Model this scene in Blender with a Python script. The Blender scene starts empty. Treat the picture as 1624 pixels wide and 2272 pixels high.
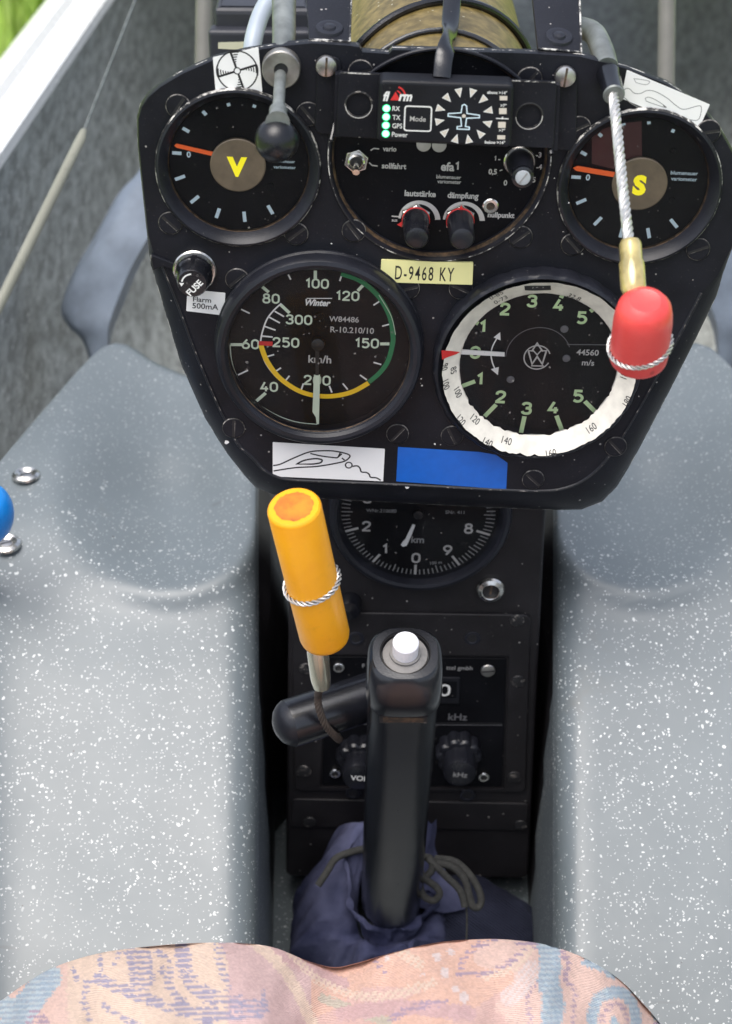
import bpy, math, random
from math import sin, cos, tan, pi, radians as rad, sqrt, atan2, hypot
from mathutils import Vector as V3, Matrix as MX
from mathutils.geometry import tessellate_polygon
random.seed(7)
scn = bpy.context.scene
COL = scn.collection
# ------------------------------------------------------------------ camera, sky, sun, exposure
FPX, CX, CY = 3962.0, 812.0, 1136.0        # focal length and centre in 1624x2272 picture units
PITCH = rad(36)
CAM = V3((0, 0, 1.15))
RX = V3((1, 0, 0)); FW = V3((0, cos(PITCH), -sin(PITCH))); UP = V3((0, sin(PITCH), cos(PITCH)))
cd = bpy.data.cameras.new('camera'); cam = bpy.data.objects.new('camera', cd); COL.objects.link(cam)
cam.location = CAM; cam.rotation_euler = (pi/2 - PITCH, 0, 0)
cd.sensor_fit = 'VERTICAL'; cd.sensor_height = 24; cd.lens = 24 * FPX / 2272
cd.clip_start = 0.02; cd.clip_end = 3000
cd.dof.use_dof = True; cd.dof.focus_distance = 0.705; cd.dof.aperture_fstop = 10
scn.camera = cam
w = bpy.data.worlds.new('World'); scn.world = w; w.use_nodes = True
nt = w.node_tree; bg = nt.nodes['Background']
SUN_EL, SUN_ROT = rad(72), rad(222)
sky = nt.nodes.new('ShaderNodeTexSky'); sky.sky_type = 'NISHITA'; sky.sun_disc = False
sky.sun_elevation = SUN_EL; sky.sun_rotation = SUN_ROT; sky.dust_density = 4; sky.air_density = 1.0; sky.ozone_density = 1.0
hs = nt.nodes.new('ShaderNodeHueSaturation'); hs.inputs['Saturation'].default_value = 0.6
nt.links.new(sky.outputs[0], hs.inputs['Color']); nt.links.new(hs.outputs[0], bg.inputs[0])
bg.inputs[1].default_value = 0.15
sd = bpy.data.lights.new('sun', 'SUN'); sd.energy = 1.2; sd.angle = rad(50); sd.color = (1, .98, .95)
sun = bpy.data.objects.new('sun', sd); COL.objects.link(sun)
sdir = V3((sin(SUN_ROT)*cos(SUN_EL), cos(SUN_ROT)*cos(SUN_EL), sin(SUN_EL)))
sun.rotation_euler = sdir.to_track_quat('Z', 'Y').to_euler(); sun.location = (0, 0, 5)
vs = scn.view_settings
vs.view_transform = 'Standard'; vs.look = 'None'; vs.gamma = 1; vs.use_curve_mapping = False
vs.exposure = 0.82

# ------------------------------------------------------------------ coordinates
def W(px, py, d):
    return CAM + d*(FW + RX*((px-CX)/FPX) + UP*((CY-py)/FPX))
class Plane:
    def __init__(s, px, py, d, tilt, roll):
        s.o = W(px, py, d)
        v0 = UP*cos(tilt) - FW*sin(tilt); s.n = (-FW*cos(tilt) - UP*sin(tilt)).normalized()
        s.u = RX*cos(roll) - v0*sin(roll); s.v = RX*sin(roll) + v0*cos(roll)
    def uv(s, px, py, w=0):
        d = (FW + RX*((px-CX)/FPX) + UP*((CY-py)/FPX))
        o = s.o + s.n*(w*.001)
        t = (o-CAM).dot(s.n)/d.dot(s.n)
        q = CAM + d*t - s.o
        return q.dot(s.u)*1000, q.dot(s.v)*1000
    def mat(s, u, v):
        p = s.o + s.u*u*.001 + s.v*v*.001
        m = MX((s.u, s.v, s.n)).transposed().to_4x4(); m.translation = p
        return m
PANEL = Plane(812, 780, .70, rad(32), rad(2.4))
CONS = Plane(901, 1136, .80, rad(33), rad(1.6))
def axes_matrix(o, z, xhint):
    z = z.normalized(); x = (xhint - z*xhint.dot(z)).normalized(); y = z.cross(x)
    m = MX((x, y, z)).transposed().to_4x4(); m.translation = o
    return m

# ------------------------------------------------------------------ materials
MAT = {}
class NT:
    def __init__(s, name):
        s.m = bpy.data.materials.new(name); s.m.use_nodes = True
        s.t = s.m.node_tree; s.b = s.t.nodes['Principled BSDF']; s.out = s.t.nodes['Material Output']
        s.tc = s.t.nodes.new('ShaderNodeTexCoord').outputs['Object']
    def n(s, k, **kw):
        x = s.t.nodes.new(k)
        for a, b in kw.items(): setattr(x, a, b)
        return x
    def l(s, a, b): s.t.links.new(a, b)
    def val(s, sock, v):
        if hasattr(v, 'node'): s.l(v, sock)
        else: sock.default_value = v
    def noise(s, sc, det=4, rough=.55, vec=None):
        x = s.n('ShaderNodeTexNoise'); x.inputs['Scale'].default_value = sc; x.inputs['Detail'].default_value = det
        x.inputs['Roughness'].default_value = rough; s.l(vec or s.tc, x.inputs['Vector']); return x.outputs['Fac']
    def ramp(s, fac, pts):
        x = s.n('ShaderNodeValToRGB'); s.l(fac, x.inputs[0]); e = x.color_ramp.elements
        while len(e) < len(pts): e.new(.5)
        for i, (p, c) in enumerate(pts):
            e[i].position = p; e[i].color = (c, c, c, 1) if not hasattr(c, '__len__') else (*c, 1)
        return x.outputs[0]
    def mix(s, f, a, b):
        x = s.n('ShaderNodeMix', data_type='RGBA'); s.val(x.inputs[0], f)
        for sock, c in ((x.inputs[6], a), (x.inputs[7], b)):
            if hasattr(c, 'node'): s.l(c, sock)
            else: sock.default_value = (*c, 1)
        return x.outputs[2]
    def math(s, op, a, b=0.0):
        x = s.n('ShaderNodeMath', operation=op); s.val(x.inputs[0], a); s.val(x.inputs[1], b); return x.outputs[0]
    def dots(s, scale, rmax, thr=.5):
        """round spots of random size: 1 inside a spot"""
        v = s.n('ShaderNodeTexVoronoi'); v.inputs['Scale'].default_value = scale; s.l(s.tc, v.inputs['Vector'])
        sp = s.n('ShaderNodeSeparateColor'); s.l(v.outputs['Color'], sp.inputs[0])
        r = s.math('MULTIPLY', s.math('MAXIMUM', s.math('SUBTRACT', sp.outputs[0], thr), 0), rmax/(1-thr))
        return s.math('MULTIPLY', s.math('GREATER_THAN', s.math('SUBTRACT', r, v.outputs['Distance']), 0), .95)
    def bump(s, h, st, dist=.001):
        x = s.n('ShaderNodeBump'); x.inputs['Strength'].default_value = st; x.inputs['Distance'].default_value = dist
        s.l(h, x.inputs['Height']); s.l(x.outputs[0], s.b.inputs['Normal'])
    def done(s, key, col, rough, metal=0, **kw):
        s.val(s.b.inputs['Base Color'], col if hasattr(col, 'node') else (*col, 1))
        s.val(s.b.inputs['Roughness'], rough); s.b.inputs['Metallic'].default_value = metal
        for a, b in kw.items(): s.b.inputs[a.replace('_', ' ')].default_value = b
        MAT[key] = s.m; return s.m
def simple(key, col, rough=.5, metal=0, var=.18, sc=60, bump=0, bsc=300, **kw):
    t = NT(key)
    c2 = tuple(max(0, x*(1-var)) for x in col)
    c = t.mix(t.ramp(t.noise(sc), [(.35, 0), (.65, 1)]), c2, col)
    if bump: t.bump(t.noise(bsc, 2), bump)
    r = t.math('ADD', t.math('MULTIPLY', t.noise(sc*1.7), .2), rough-.1)
    return t.done(key, c, r, metal, **kw)
def painted_black(key, base=.012, rough=.42, dust=.5, dsc=420, tint=(.92, .98, 1.35), spec=.32):
    t = NT(key)
    a = tuple(base*x for x in tint); b = tuple(base*1.9*x for x in tint)
    c = t.mix(t.ramp(t.noise(35, 5), [(.4, 0), (.72, 1)]), a, b)
    c = t.mix(t.math('MULTIPLY', t.dots(dsc, .30, .965), dust), c, (.42, .40, .38))
    c = t.mix(t.math('MULTIPLY', t.ramp(t.noise(900, 2), [(.66, 0), (.74, 1)]), .12*dust), c, (.3, .28, .26))
    t.bump(t.noise(1400, 2), .12, .0004)
    return t.done(key, c, t.math('ADD', t.math('MULTIPLY', t.noise(50), .25), rough-.12), Specular_IOR_Level=spec)
painted_black('panel_black', .0082, .42, .7, 620, spec=.2)
painted_black('console_black', .0095, .44, .6, 560, (1.08, 1, 1.15), spec=.34)
painted_black('bezel_black', .011, .33, .25, 700, spec=.3)
painted_black('dial_black', .0035, .5, .25, 900, spec=.12)
painted_black('plastic_black', .006, .20, .12, 500, spec=.65)
painted_black('knob_black', .008, .28, .25, 500, spec=.45)
painted_black('flarm_black', .0075, .5, .1, 900, spec=.25)
def worn(key, base, metalcol, lo, hi, sc=260, rough=.5):
    t = NT(key)
    c = t.mix(t.ramp(t.noise(sc, 5, .7), [(lo, 0), (hi, 1)]), base, metalcol)
    return t.done(key, c, rough, 0)
worn('worn_edge', (.015, .015, .017), (.62, .60, .56), .50, .60, 220)
worn('worn_rim', (.03, .028, .026), (.30, .28, .26), .46, .66, 300)
worn('worn_screw', (.013, .013, .015), (.34, .31, .28), .55, .70, 300)
worn('rust_edge', (.03, .022, .016), (.16, .10, .055), .42, .7, 300)
simple('ring_cream', (.74, .71, .63), .45, var=.22, sc=160)
simple('cap_grey', (.42, .45, .48), .4, var=.2, sc=200)
simple('white', (.78, .78, .76), .45, var=.06)
simple('sticker_white', (.82, .82, .81), .35, var=.04)
simple('print_black', (.012, .012, .014), .5)
simple('lume', (.66, .76, .60), .5, var=.08)
simple('lume_green', (.56, .74, .40), .5, var=.08)
simple('tick_blue', (.62, .76, .84), .5, var=.06)
simple('print_grey', (.50, .49, .47), .5, var=.15)
simple('print_dim', (.27, .27, .27), .5, var=.1)
simple('print_faint', (.13, .13, .14), .5, var=.1)
simple('orange_needle', (.95, .16, .03), .4, var=.05)
simple('yellow_letter', (.90, .78, .015), .45, var=.05)
simple('olive_disc', (.115, .088, .058), .55, var=.3, sc=150)
simple('yellow_arc', (.95, .60, .012), .5, var=.05)
simple('green_arc', (.008, .20, .07), .5, var=.05)
simple('red_paint', (.62, .02, .02), .5, var=.08)
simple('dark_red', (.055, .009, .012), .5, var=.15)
simple('yellow_tape', (.86, .82, .38), .4, var=.06)
simple('blue_tape', (.005, .115, .52), .35, var=.10, sc=200)
simple('chrome', (.72, .70, .66), .22, 1, var=.12)
simple('steel', (.56, .54, .52), .34, 1, var=.25, sc=140)
simple('alu_worn', (.44, .42, .39), .42, .85, var=.5, sc=90, bump=.25, bsc=220)
simple('zinc', (.27, .29, .28), .5, .55, var=.4, sc=120)
simple('wire_steel', (.66, .65, .63), .38, .7, var=.2, sc=400)
simple('brass_sleeve', (.62, .50, .20), .14, .25, var=.45, sc=150, Coat_Weight=1.0)
simple('clear_sleeve', (.78, .74, .55), .14, .75, var=.3, sc=60, Coat_Weight=1.0)
simple('rope_brown', (.06, .045, .035), .75, var=.4, sc=300)
simple('white_button', (.85, .85, .88), .35, var=.02)
simple('grey_bush', (.22, .21, .20), .55, var=.3, sc=200, bump=.3)
simple('hose_white', (.36, .41, .47), .35, var=.1)
simple('rod_beige', (.16, .155, .135), .45, var=.15)
simple('box_dark', (.030, .032, .042), .5, var=.2)
simple('rib_blue', (.19, .23, .285), .5, var=.3, sc=45)
simple('gelcoat_white', (.82, .82, .80), .25, var=.03, Coat_Weight=.4)
simple('led_off', (.66, .60, .52), .4, var=.08)
simple('olive_plate', (.30, .30, .20), .5)
simple('cord_grey', (.042, .042, .039), .9, var=.4, sc=500, bump=.5, bsc=900)
simple('sleeve_tube', (.25, .25, .20), .3, var=.15, sc=30)
simple('red_mark', (.70, .03, .03), .5)
def plastic(key, col, stain, lo, hi, sc, rough=.33, sub=0):
    t = NT(key)
    c = t.mix(t.ramp(t.noise(sc, 5, .6), [(lo, 0), (hi, 1)]), col, stain)
    c = t.mix(t.math('MULTIPLY', t.dots(170, .16, .88), .45), c, tuple(x*.25 for x in col))
    c = t.mix(t.math('MULTIPLY', t.ramp(t.noise(130, 5, .75), [(.58, 0), (.70, 1)]), .22), c, tuple(x*.55 for x in col))
    t.bump(t.math('ADD', t.noise(500, 2), t.noise(90, 4)), .12, .0006)
    return t.done(key, c, t.math('ADD', t.math('MULTIPLY', t.noise(70, 4), .3), rough-.15))
plastic('red_plastic', (.74, .075, .07), (.66, .05, .05), .4, .7, 60, .36)
plastic('yellow_plastic', (.90, .40, .006), (.84, .34, .008), .45, .75, 50, .36)
plastic('yellow_stain', (.62, .22, .01), (.36, .09, .01), .36, .66, 90, .5)
plastic('blue_plastic', (.008, .27, .80), (.01, .22, .66), .4, .7, 50, .3)
plastic('blue_chip', (.16, .09, .06), (.05, .06, .10), .4, .6, 200, .6)
def emis(key, col, st):
    t = NT(key); t.done(key, (.02, .3, .1), .4)
    t.b.inputs['Emission Color'].default_value = (*col, 1); t.b.inputs['Emission Strength'].default_value = st
emis('led_green', (.25, 1, .55), 2.2); emis('led_halo', (.0, .55, .16), .55)
def glass(key, dust):
    t = NT(key); tr = t.n('ShaderNodeBsdfTransparent'); gl = t.n('ShaderNodeBsdfGlossy'); gl.inputs['Roughness'].default_value = .06
    lw = t.n('ShaderNodeFresnel'); lw.inputs[0].default_value = 1.24
    m1 = t.n('ShaderNodeMixShader'); t.l(lw.outputs[0], m1.inputs[0]); t.l(tr.outputs[0], m1.inputs[1]); t.l(gl.outputs[0], m1.inputs[2])
    df = t.n('ShaderNodeBsdfDiffuse'); df.inputs[0].default_value = (.5, .48, .45, 1)
    m2 = t.n('ShaderNodeMixShader'); t.l(t.math('ADD', t.math('MULTIPLY', t.dots(500, .3, .9), .25), t.math('MULTIPLY', t.noise(40, 5), dust)), m2.inputs[0])
    t.l(m1.outputs[0], m2.inputs[1]); t.l(df.outputs[0], m2.inputs[2]); t.l(m2.outputs[0], t.out.inputs[0]); MAT[key] = t.m
glass('dial_glass', .012)
def shell_mat():
    t = NT('shell_grey')
    c = t.mix(t.ramp(t.noise(9, 5), [(.35, 0), (.7, 1)]), (.112, .134, .144), (.142, .168, .180))
    warp = t.n('ShaderNodeMapping'); 
    tc0 = t.tc; nz = t.n('ShaderNodeTexNoise'); nz.inputs['Scale'].default_value = 420; nz.inputs['Detail'].default_value = 1; t.l(tc0, nz.inputs['Vector'])
    sb = t.n('ShaderNodeVectorMath', operation='SCALE'); t.l(nz.outputs['Color'], sb.inputs[0]); sb.inputs['Scale'].default_value = .0022
    ad = t.n('ShaderNodeVectorMath', operation='ADD'); t.l(tc0, ad.inputs[0]); t.l(sb.outputs[0], ad.inputs[1]); t.tc = ad.outputs[0]
    m = t.dots(290, .22, .45); m = t.math('MAXIMUM', m, t.dots(450, .26, .38)); m = t.math('MAXIMUM', m, t.dots(120, .13, .80)); m2 = t.dots(640, .32, .20); t.tc = tc0
    sy = t.n('ShaderNodeSeparateXYZ'); t.l(t.tc, sy.inputs[0]); fade = t.ramp(t.math('MULTIPLY', sy.outputs[1], 5.0), [(.02, 1), (.55, .38)])
    m = t.math('MAXIMUM', t.math('MULTIPLY', m, t.ramp(t.noise(11, 3), [(.30, .30), (.55, 1)])), t.math('MULTIPLY', m2, .6))
    c = t.mix(t.math('MULTIPLY', t.math('MULTIPLY', m, .9), fade), c, (.74, .76, .75))
    c = t.mix(t.math('MULTIPLY', t.ramp(t.noise(18, 5, .7), [(.62, 0), (.76, 1)]), .35), c, (.13, .12, .095))
    c = t.mix(t.math('MULTIPLY', t.ramp(t.noise(45, 3, .8), [(.74, 0), (.78, 1)]), .35), c, (.16, .10, .06))
    ms = t.n('ShaderNodeMapping'); ms.inputs['Scale'].default_value = (18, 260, 90); ms.inputs['Rotation'].default_value = (.2, .1, .5); t.l(t.tc, ms.inputs['Vector'])
    c = t.mix(t.math('MULTIPLY', t.ramp(t.noise(1.0, 2, .5, ms.outputs[0]), [(.74, 0), (.79, 1)]), .40), c, (.08, .085, .085))
    d = t.dots(120, .11, .90)
    c = t.mix(d, c, (.05, .05, .05))
    t.bump(t.math('ADD', t.noise(30, 3), t.math('MULTIPLY', t.noise(260, 2), .12)), .10, .004)
    t.done('shell_grey', c, t.math('ADD', t.math('MULTIPLY', t.noise(20), .16), .37), 0, Specular_IOR_Level=.85)
shell_mat()
def wall_mat():
    t = NT('wall_mottled')
    mp = t.n('ShaderNodeMapping'); mp.inputs['Scale'].default_value = (1, .55, 1.15); t.l(t.tc, mp.inputs['Vector']); t.tc = mp.outputs[0]
    n1 = t.noise(95, 4, .65); n2 = t.noise(14, 4)
    c = t.mix(t.ramp(n1, [(.40, 0), (.66, 1)]), (.21, .22, .205), (.42, .44, .42))
    c = t.mix(t.ramp(t.noise(230, 3), [(.6, 0), (.7, 1)]), c, (.52, .53, .51))
    c = t.mix(t.math('MULTIPLY', t.ramp(n2, [(.6, 0), (.75, 1)]), .4), c, (.10, .095, .07))
    t.bump(n1, .5, .002); t.done('wall_mottled', c, .5)
wall_mat()
def brass_mat():
    t = NT('case_olive')
    c = t.mix(t.ramp(t.noise(220, 4), [(.35, 0), (.7, 1)]), (.11, .080, .024), (.24, .178, .062))
    c = t.mix(t.dots(600, .3, .9), c, (.5, .47, .35)); t.done('case_olive', c, .42, .15)
brass_mat()
def cloth_navy(key, a, b):
    t = NT(key)
    wv = t.n('ShaderNodeTexWave', wave_type='BANDS', bands_direction='DIAGONAL'); wv.inputs['Scale'].default_value = 420 if key == 'navy_cloth' else 300
    wv.inputs['Distortion'].default_value = 1.0; t.l(t.tc, wv.inputs['Vector'])
    c = t.mix(t.ramp(t.noise(26, 5, .6), [(.36, 0), (.66, 1)]), a, b)
    c = t.mix(t.math('MULTIPLY', wv.outputs['Fac'], .25), c, tuple(x*.5 for x in a))
    t.bump(t.math('ADD', t.math('MULTIPLY', wv.outputs['Fac'], .15), t.noise(55, 5)), .9, .004)
    t.done(key, c, .9, 0, Specular_IOR_Level=.15)
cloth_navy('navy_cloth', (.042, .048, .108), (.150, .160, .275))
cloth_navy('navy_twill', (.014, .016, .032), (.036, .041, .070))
def cushion_mat():
    t = NT('cushion_fabric')
    at = t.n('ShaderNodeAttribute'); at.attribute_name = 'weave'
    def bands(scale, dirn):
        x = t.n('ShaderNodeTexWave', wave_type='BANDS', bands_direction=dirn); x.inputs['Scale'].default_value = scale
        x.inputs['Distortion'].default_value = 1.5; t.l(t.tc, x.inputs['Vector']); return x.outputs['Fac']
    fine = bands(330, 'Y'); fx = bands(330, 'X'); grain = t.noise(420, 2)
    c = t.mix(t.math('MULTIPLY', fine, .12), at.outputs['Color'], (.30, .20, .18))
    c = t.mix(t.math('MULTIPLY', t.ramp(grain, [(.45, 0), (.7, 1)]), .22), c, (.40, .30, .29))
    t.bump(t.math('ADD', fine, t.math('ADD', t.math('MULTIPLY', t.noise(60, 3), 1.5), grain)), .45, .0014)
    t.done('cushion_fabric', c, 1.0, 0, Specular_IOR_Level=.08)
cushion_mat()
def grass_mat():
    t = NT('grass_ground')
    c = t.mix(t.ramp(t.noise(5, 6, .7), [(.35, 0), (.65, 1)]), (.12, .22, .02), (.30, .44, .06))
    t.done('grass_ground', c, .8)
grass_mat(); simple('grass_blade', (.30, .44, .06), .6, var=.5, sc=6)

# ------------------------------------------------------------------ mesh builder (local millimetres)
def Tm(x=0, y=0, z=0): return MX.Translation((x, y, z))
def Rz(a): return MX.Rotation(a, 4, 'Z')
class MB:
    def __init__(s): s.v = []; s.f = []; s.mi = []; s.mats = []
    def add(s, vs, fs, mat, M=None):
        if mat not in s.mats: s.mats.append(mat)
        k = s.mats.index(mat); b = len(s.v)
        for p in vs:
            p = V3(p) if len(p) == 3 else V3((p[0], p[1], 0))
            s.v.append(M @ p if M else p)
        for f in fs: s.f.append([i+b for i in f]); s.mi.append(k)
        return s
    def lathe(s, prof, mat, M=None, seg=56, scallop=None):
        vs = []; n = len(prof); fs = []
        for j in range(seg):
            a = 2*pi*j/seg
            for (r, z) in prof:
                k = scallop(a, r, z) if scallop else 1
                vs.append((r*k*cos(a), r*k*sin(a), z))
        for j in range(seg):
            q = (j+1) % seg
            for i in range(n-1):
                r0, r1 = prof[i][0], prof[i+1][0]
                A, B, C, D = j*n+i, q*n+i, q*n+i+1, j*n+i+1
                if r0 < 1e-9 and r1 < 1e-9: continue
                if r0 < 1e-9: fs.append([A, C, D])
                elif r1 < 1e-9: fs.append([A, B, C])
                else: fs.append([A, B, C, D])
        return s.add(vs, fs, mat, M)
    def disc(s, r, z, mat, M=None, seg=56, x=0, y=0):
        return s.add([(x+r*cos(2*pi*i/seg), y+r*sin(2*pi*i/seg), z) for i in range(seg)], [list(range(seg))], mat, M)
    def arc(s, r0, r1, a0, a1, z, mat, M=None, n=40, x=0, y=0):
        """flat band; r0, r1 numbers or functions of 0..1; angles in degrees, counter-clockwise from right"""
        vs = []
        for i in range(n+1):
            t = i/n; a = rad(a0+(a1-a0)*t)
            for r in (r0, r1):
                q = r(t) if callable(r) else r; vs.append((x+q*cos(a), y+q*sin(a), z))
        fs = [[2*i, 2*i+1, 2*i+3, 2*i+2] if a1 > a0 else [2*i, 2*i+2, 2*i+3, 2*i+1] for i in range(n)]
        return s.add(vs, fs, mat, M)
    def poly(s, pts, z, mat, holes=(), M=None):
        loops = [[V3((p[0], p[1], 0)) for p in pts]] + [[V3((p[0], p[1], 0)) for p in h] for h in holes]
        tr = tessellate_polygon(loops); allp = [p for lp in loops for p in lp]
        fs = []
        for a, b, c in tr:
            A, B, C = allp[a], allp[b], allp[c]
            fs.append([a, b, c] if (B-A).cross(C-A).z > 0 else [a, c, b])
        return s.add([(p.x, p.y, z) for p in allp], fs, mat, M)
    def prism(s, pts, z0, z1, mat, bev=0, holes=(), M=None, topmat=None, steps=3):
        if area2(pts) < 0: pts = pts[::-1]
        n = len(pts); rings = [(pts, z0)]
        if bev > 0:
            for k in range(steps+1):
                t = pi/2*k/steps; rings.append((inset(pts, bev*(1-cos(t))), z1-bev+bev*sin(t)))
        else: rings.append((pts, z1))
        for (pa, za), (pb, zb) in zip(rings, rings[1:]):
            s.add([(p[0], p[1], za) for p in pa]+[(p[0], p[1], zb) for p in pb], [[i, (i+1) % n, n+(i+1) % n, n+i] for i in range(n)], mat, M)
        s.poly(rings[-1][0], z1, topmat or mat, holes, M)
        s.add([(p[0], p[1], z0) for p in pts], [list(range(n))[::-1]], mat, M)
        for h in holes:
            m = len(h); h = h if area2(h) > 0 else h[::-1]
            s.add([(p[0], p[1], z0) for p in h]+[(p[0], p[1], z1) for p in h], [[(i+1) % m, i, m+i, m+(i+1) % m] for i in range(m)], mat, M)
        return s
    def line(s, pts, wd, z, mat, M=None, closed=False):
        P = [V3((p[0], p[1])) for p in pts]; n = len(P); L = []
        for i in range(n):
            a = P[(i-1) % n] if (closed or i > 0) else P[i]; b = P[(i+1) % n] if (closed or i < n-1) else P[i]
            d0 = (P[i]-a); d1 = (b-P[i])
            d0 = d0.normalized() if d0.length > 1e-9 else d1.normalized(); d1 = d1.normalized() if d1.length > 1e-9 else d0
            t = (d0+d1); t = t.normalized() if t.length > 1e-6 else d0
            nn = V3((-t.y, t.x)); k = 1/max(.5, nn.dot(V3((-d0.y, d0.x))))
            L.append((P[i]+nn*wd/2*k, P[i]-nn*wd/2*k))
        vs = []
        for a, b in L: vs += [(a.x, a.y, z), (b.x, b.y, z)]
        fs = [[2*i+1, 2*((i+1) % n)+1, 2*((i+1) % n), 2*i] for i in range(n if closed else n-1)]
        return s.add(vs, fs, mat, M)
    def tube(s, path, R, mat, seg=12, M=None, cap=True, xs=None):
        P = [V3(p) for p in path]; n = len(P); R = R if hasattr(R, '__len__') else [R]*n
        vs = []; up = None
        for i in range(n):
            t = (P[min(i+1, n-1)]-P[max(i-1, 0)]).normalized()
            if up is None: up = t.orthogonal().normalized() if xs is None else (xs-t*xs.dot(t)).normalized()
            else:
                up = up-t*up.dot(t); up = up.normalized() if up.length > 1e-6 else t.orthogonal().normalized()
            sd_ = t.cross(up)
            for j in range(seg):
                a = 2*pi*j/seg; vs.append(P[i]+(up*cos(a)+sd_*sin(a))*R[i])
        fs = [[i*seg+j, i*seg+(j+1) % seg, (i+1)*seg+(j+1) % seg, (i+1)*seg+j] for i in range(n-1) for j in range(seg)]
        if cap: fs += [list(range(seg))[::-1], [(n-1)*seg+j for j in range(seg)]]
        return s.add(vs, fs, mat, M)
    def rope(s, path, R, mat, strands=6, pitch=9, M=None, closed=False, core='print_black'):
        P = resample(path, .8); n = len(P); up = None; fr = []
        for i in range(n):
            t = (P[min(i+1, n-1)]-P[max(i-1, 0)]).normalized()
            if up is None: up = t.orthogonal().normalized()
            else: up = (up-t*up.dot(t)).normalized()
            fr.append((up.copy(), t.cross(up)))
        for k in range(strands):
            q = [P[i]+(fr[i][0]*cos(2*pi*(k/strands+i*.8/pitch))+fr[i][1]*sin(2*pi*(k/strands+i*.8/pitch)))*R*.62 for i in range(n)]
            s.tube(q, R*(.36 if strands < 7 else .30), mat, 6, M)
        return s.tube(P, R*.5, core, 6, M)
    def grid(s, rows, mat, M=None, flip=False):
        n = len(rows[0]); vs = [p for r in rows for p in r]
        fs = [[i*n+j, i*n+j+1, (i+1)*n+j+1, (i+1)*n+j] for i in range(len(rows)-1) for j in range(n-1)]
        if flip: fs = [f[::-1] for f in fs]
        return s.add(vs, fs, mat, M)
    def text(s, st, c, h, z, mat, rot=0, bold=.012, shear=0, wx=1.0, M=None, sp=1.0):
        """capital height h, centred on c"""
        vs, fs, hh = glyphs(st, bold, shear, sp)
        k = h/hh; R = Tm(c[0], c[1], z) @ Rz(rad(rot)) @ MX.Diagonal((k*wx, k, 1, 1))
        return s.add(vs, fs, mat, (M @ R) if M else R)
    def digits(s, st, c, h, z, mat, wt=.17, M=None, rot=0):
        """numerals drawn as rounded strokes of a dial lettering"""
        adv = [(.30 if ch == '1' else .56) for ch in st]; tot = sum(adv)+.27*(len(st)-1); x = -tot/2; R = Tm(c[0], c[1], z) @ Rz(rad(rot)) @ MX.Diagonal((h, h, 1, 1)); R = (M @ R) if M else R
        for ch, a in zip(st, adv):
            for k, (cl, sm, P) in enumerate(DIG[ch]):
                pts = [(x+p[0], -.5+wt/2+p[1]*(1-wt)) for p in P]
                if sm: pts = [(p.x, p.y) for p in cr([(p[0], p[1], 0) for p in pts], 5, closed=cl)]
                s.line(pts, wt, .03*k, mat, R, closed=cl)
            x += a+.27
        return s
    def build(s, name, parent=None, label=None, sharp=32, scale=.001):
        me = bpy.data.meshes.new(name); me.from_pydata([tuple(v*scale) for v in s.v], [], s.f)
        for m in s.mats: me.materials.append(MAT[m])
        me.polygons.foreach_set('material_index', s.mi); me.polygons.foreach_set('use_smooth', [True]*len(s.f))
        me.update(); me.set_sharp_from_angle(angle=rad(sharp))
        o = bpy.data.objects.new(name, me); COL.objects.link(o)
        if parent: o.parent = parent
        if label: o['label'] = label
        return o
DIG = {'0': [(1, 1, [(.28, 1), (.5, .88), (.56, .65), (.56, .35), (.5, .12), (.28, 0), (.06, .12), (0, .35), (0, .65), (.06, .88)])],
 '1': [(0, 0, [(.0, .76), (.22, 1), (.24, 0)])],
 '2': [(0, 1, [(.02, .70), (.06, .9), (.28, 1), (.5, .9), (.54, .7), (.45, .5), (.2, .24), (0, 0)]), (0, 0, [(-.06, 0), (.60, 0)])],
 '3': [(0, 1, [(.02, .80), (.1, .95), (.28, 1), (.48, .93), (.53, .75), (.46, .58), (.24, .53)]), (0, 1, [(.22, .53), (.48, .47), (.56, .27), (.48, .06), (.28, 0), (.08, .06), (0, .22)])],
 '4': [(0, 0, [(.32, 1.03), (.02, .26), (.62, .26)]), (0, 0, [(.43, .54), (.43, -.05)])],
 '5': [(0, 0, [(.54, 1), (.08, 1), (.05, .52)]), (0, 1, [(.04, .54), (.2, .63), (.4, .6), (.55, .42), (.55, .22), (.42, .03), (.2, 0), (.0, .12)])],
 '6': [(0, 1, [(.40, 1.03), (.18, .70), (.03, .44), (.01, .22), (.12, .03), (.28, 0), (.44, .03), (.56, .2), (.55, .40), (.42, .57), (.26, .60), (.1, .52), (.03, .38)])],
 '8': [(1, 1, [(.28, 1), (.46, .93), (.5, .77), (.44, .6), (.28, .54), (.12, .6), (.06, .77), (.1, .93)]), (1, 1, [(.28, .54), (.48, .47), (.56, .27), (.48, .06), (.28, 0), (.08, .06), (0, .27), (.08, .47)])]}
DIG['7'] = [(0, 0, [(0, 1), (.56, 1), (.2, -.05)])]
DIG['9'] = [(0, 1, [(.56-x, 1-y) for x, y in DIG['6'][0][2]])]
def area2(p): return sum(p[i][0]*p[(i+1) % len(p)][1]-p[(i+1) % len(p)][0]*p[i][1] for i in range(len(p)))
def inset(p, d):
    n = len(p); o = []
    for i in range(n):
        a, b, c = V3(p[i-1][:2]), V3(p[i][:2]), V3(p[(i+1) % n][:2])
        d0 = (b-a).normalized(); d1 = (c-b).normalized(); n0 = V3((-d0.y, d0.x)); n1 = V3((-d1.y, d1.x))
        m = n0+n1; m = m.normalized() if m.length > 1e-6 else n0
        o.append(tuple(b+m*d/max(.4, m.dot(n0))))
    return o
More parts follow.
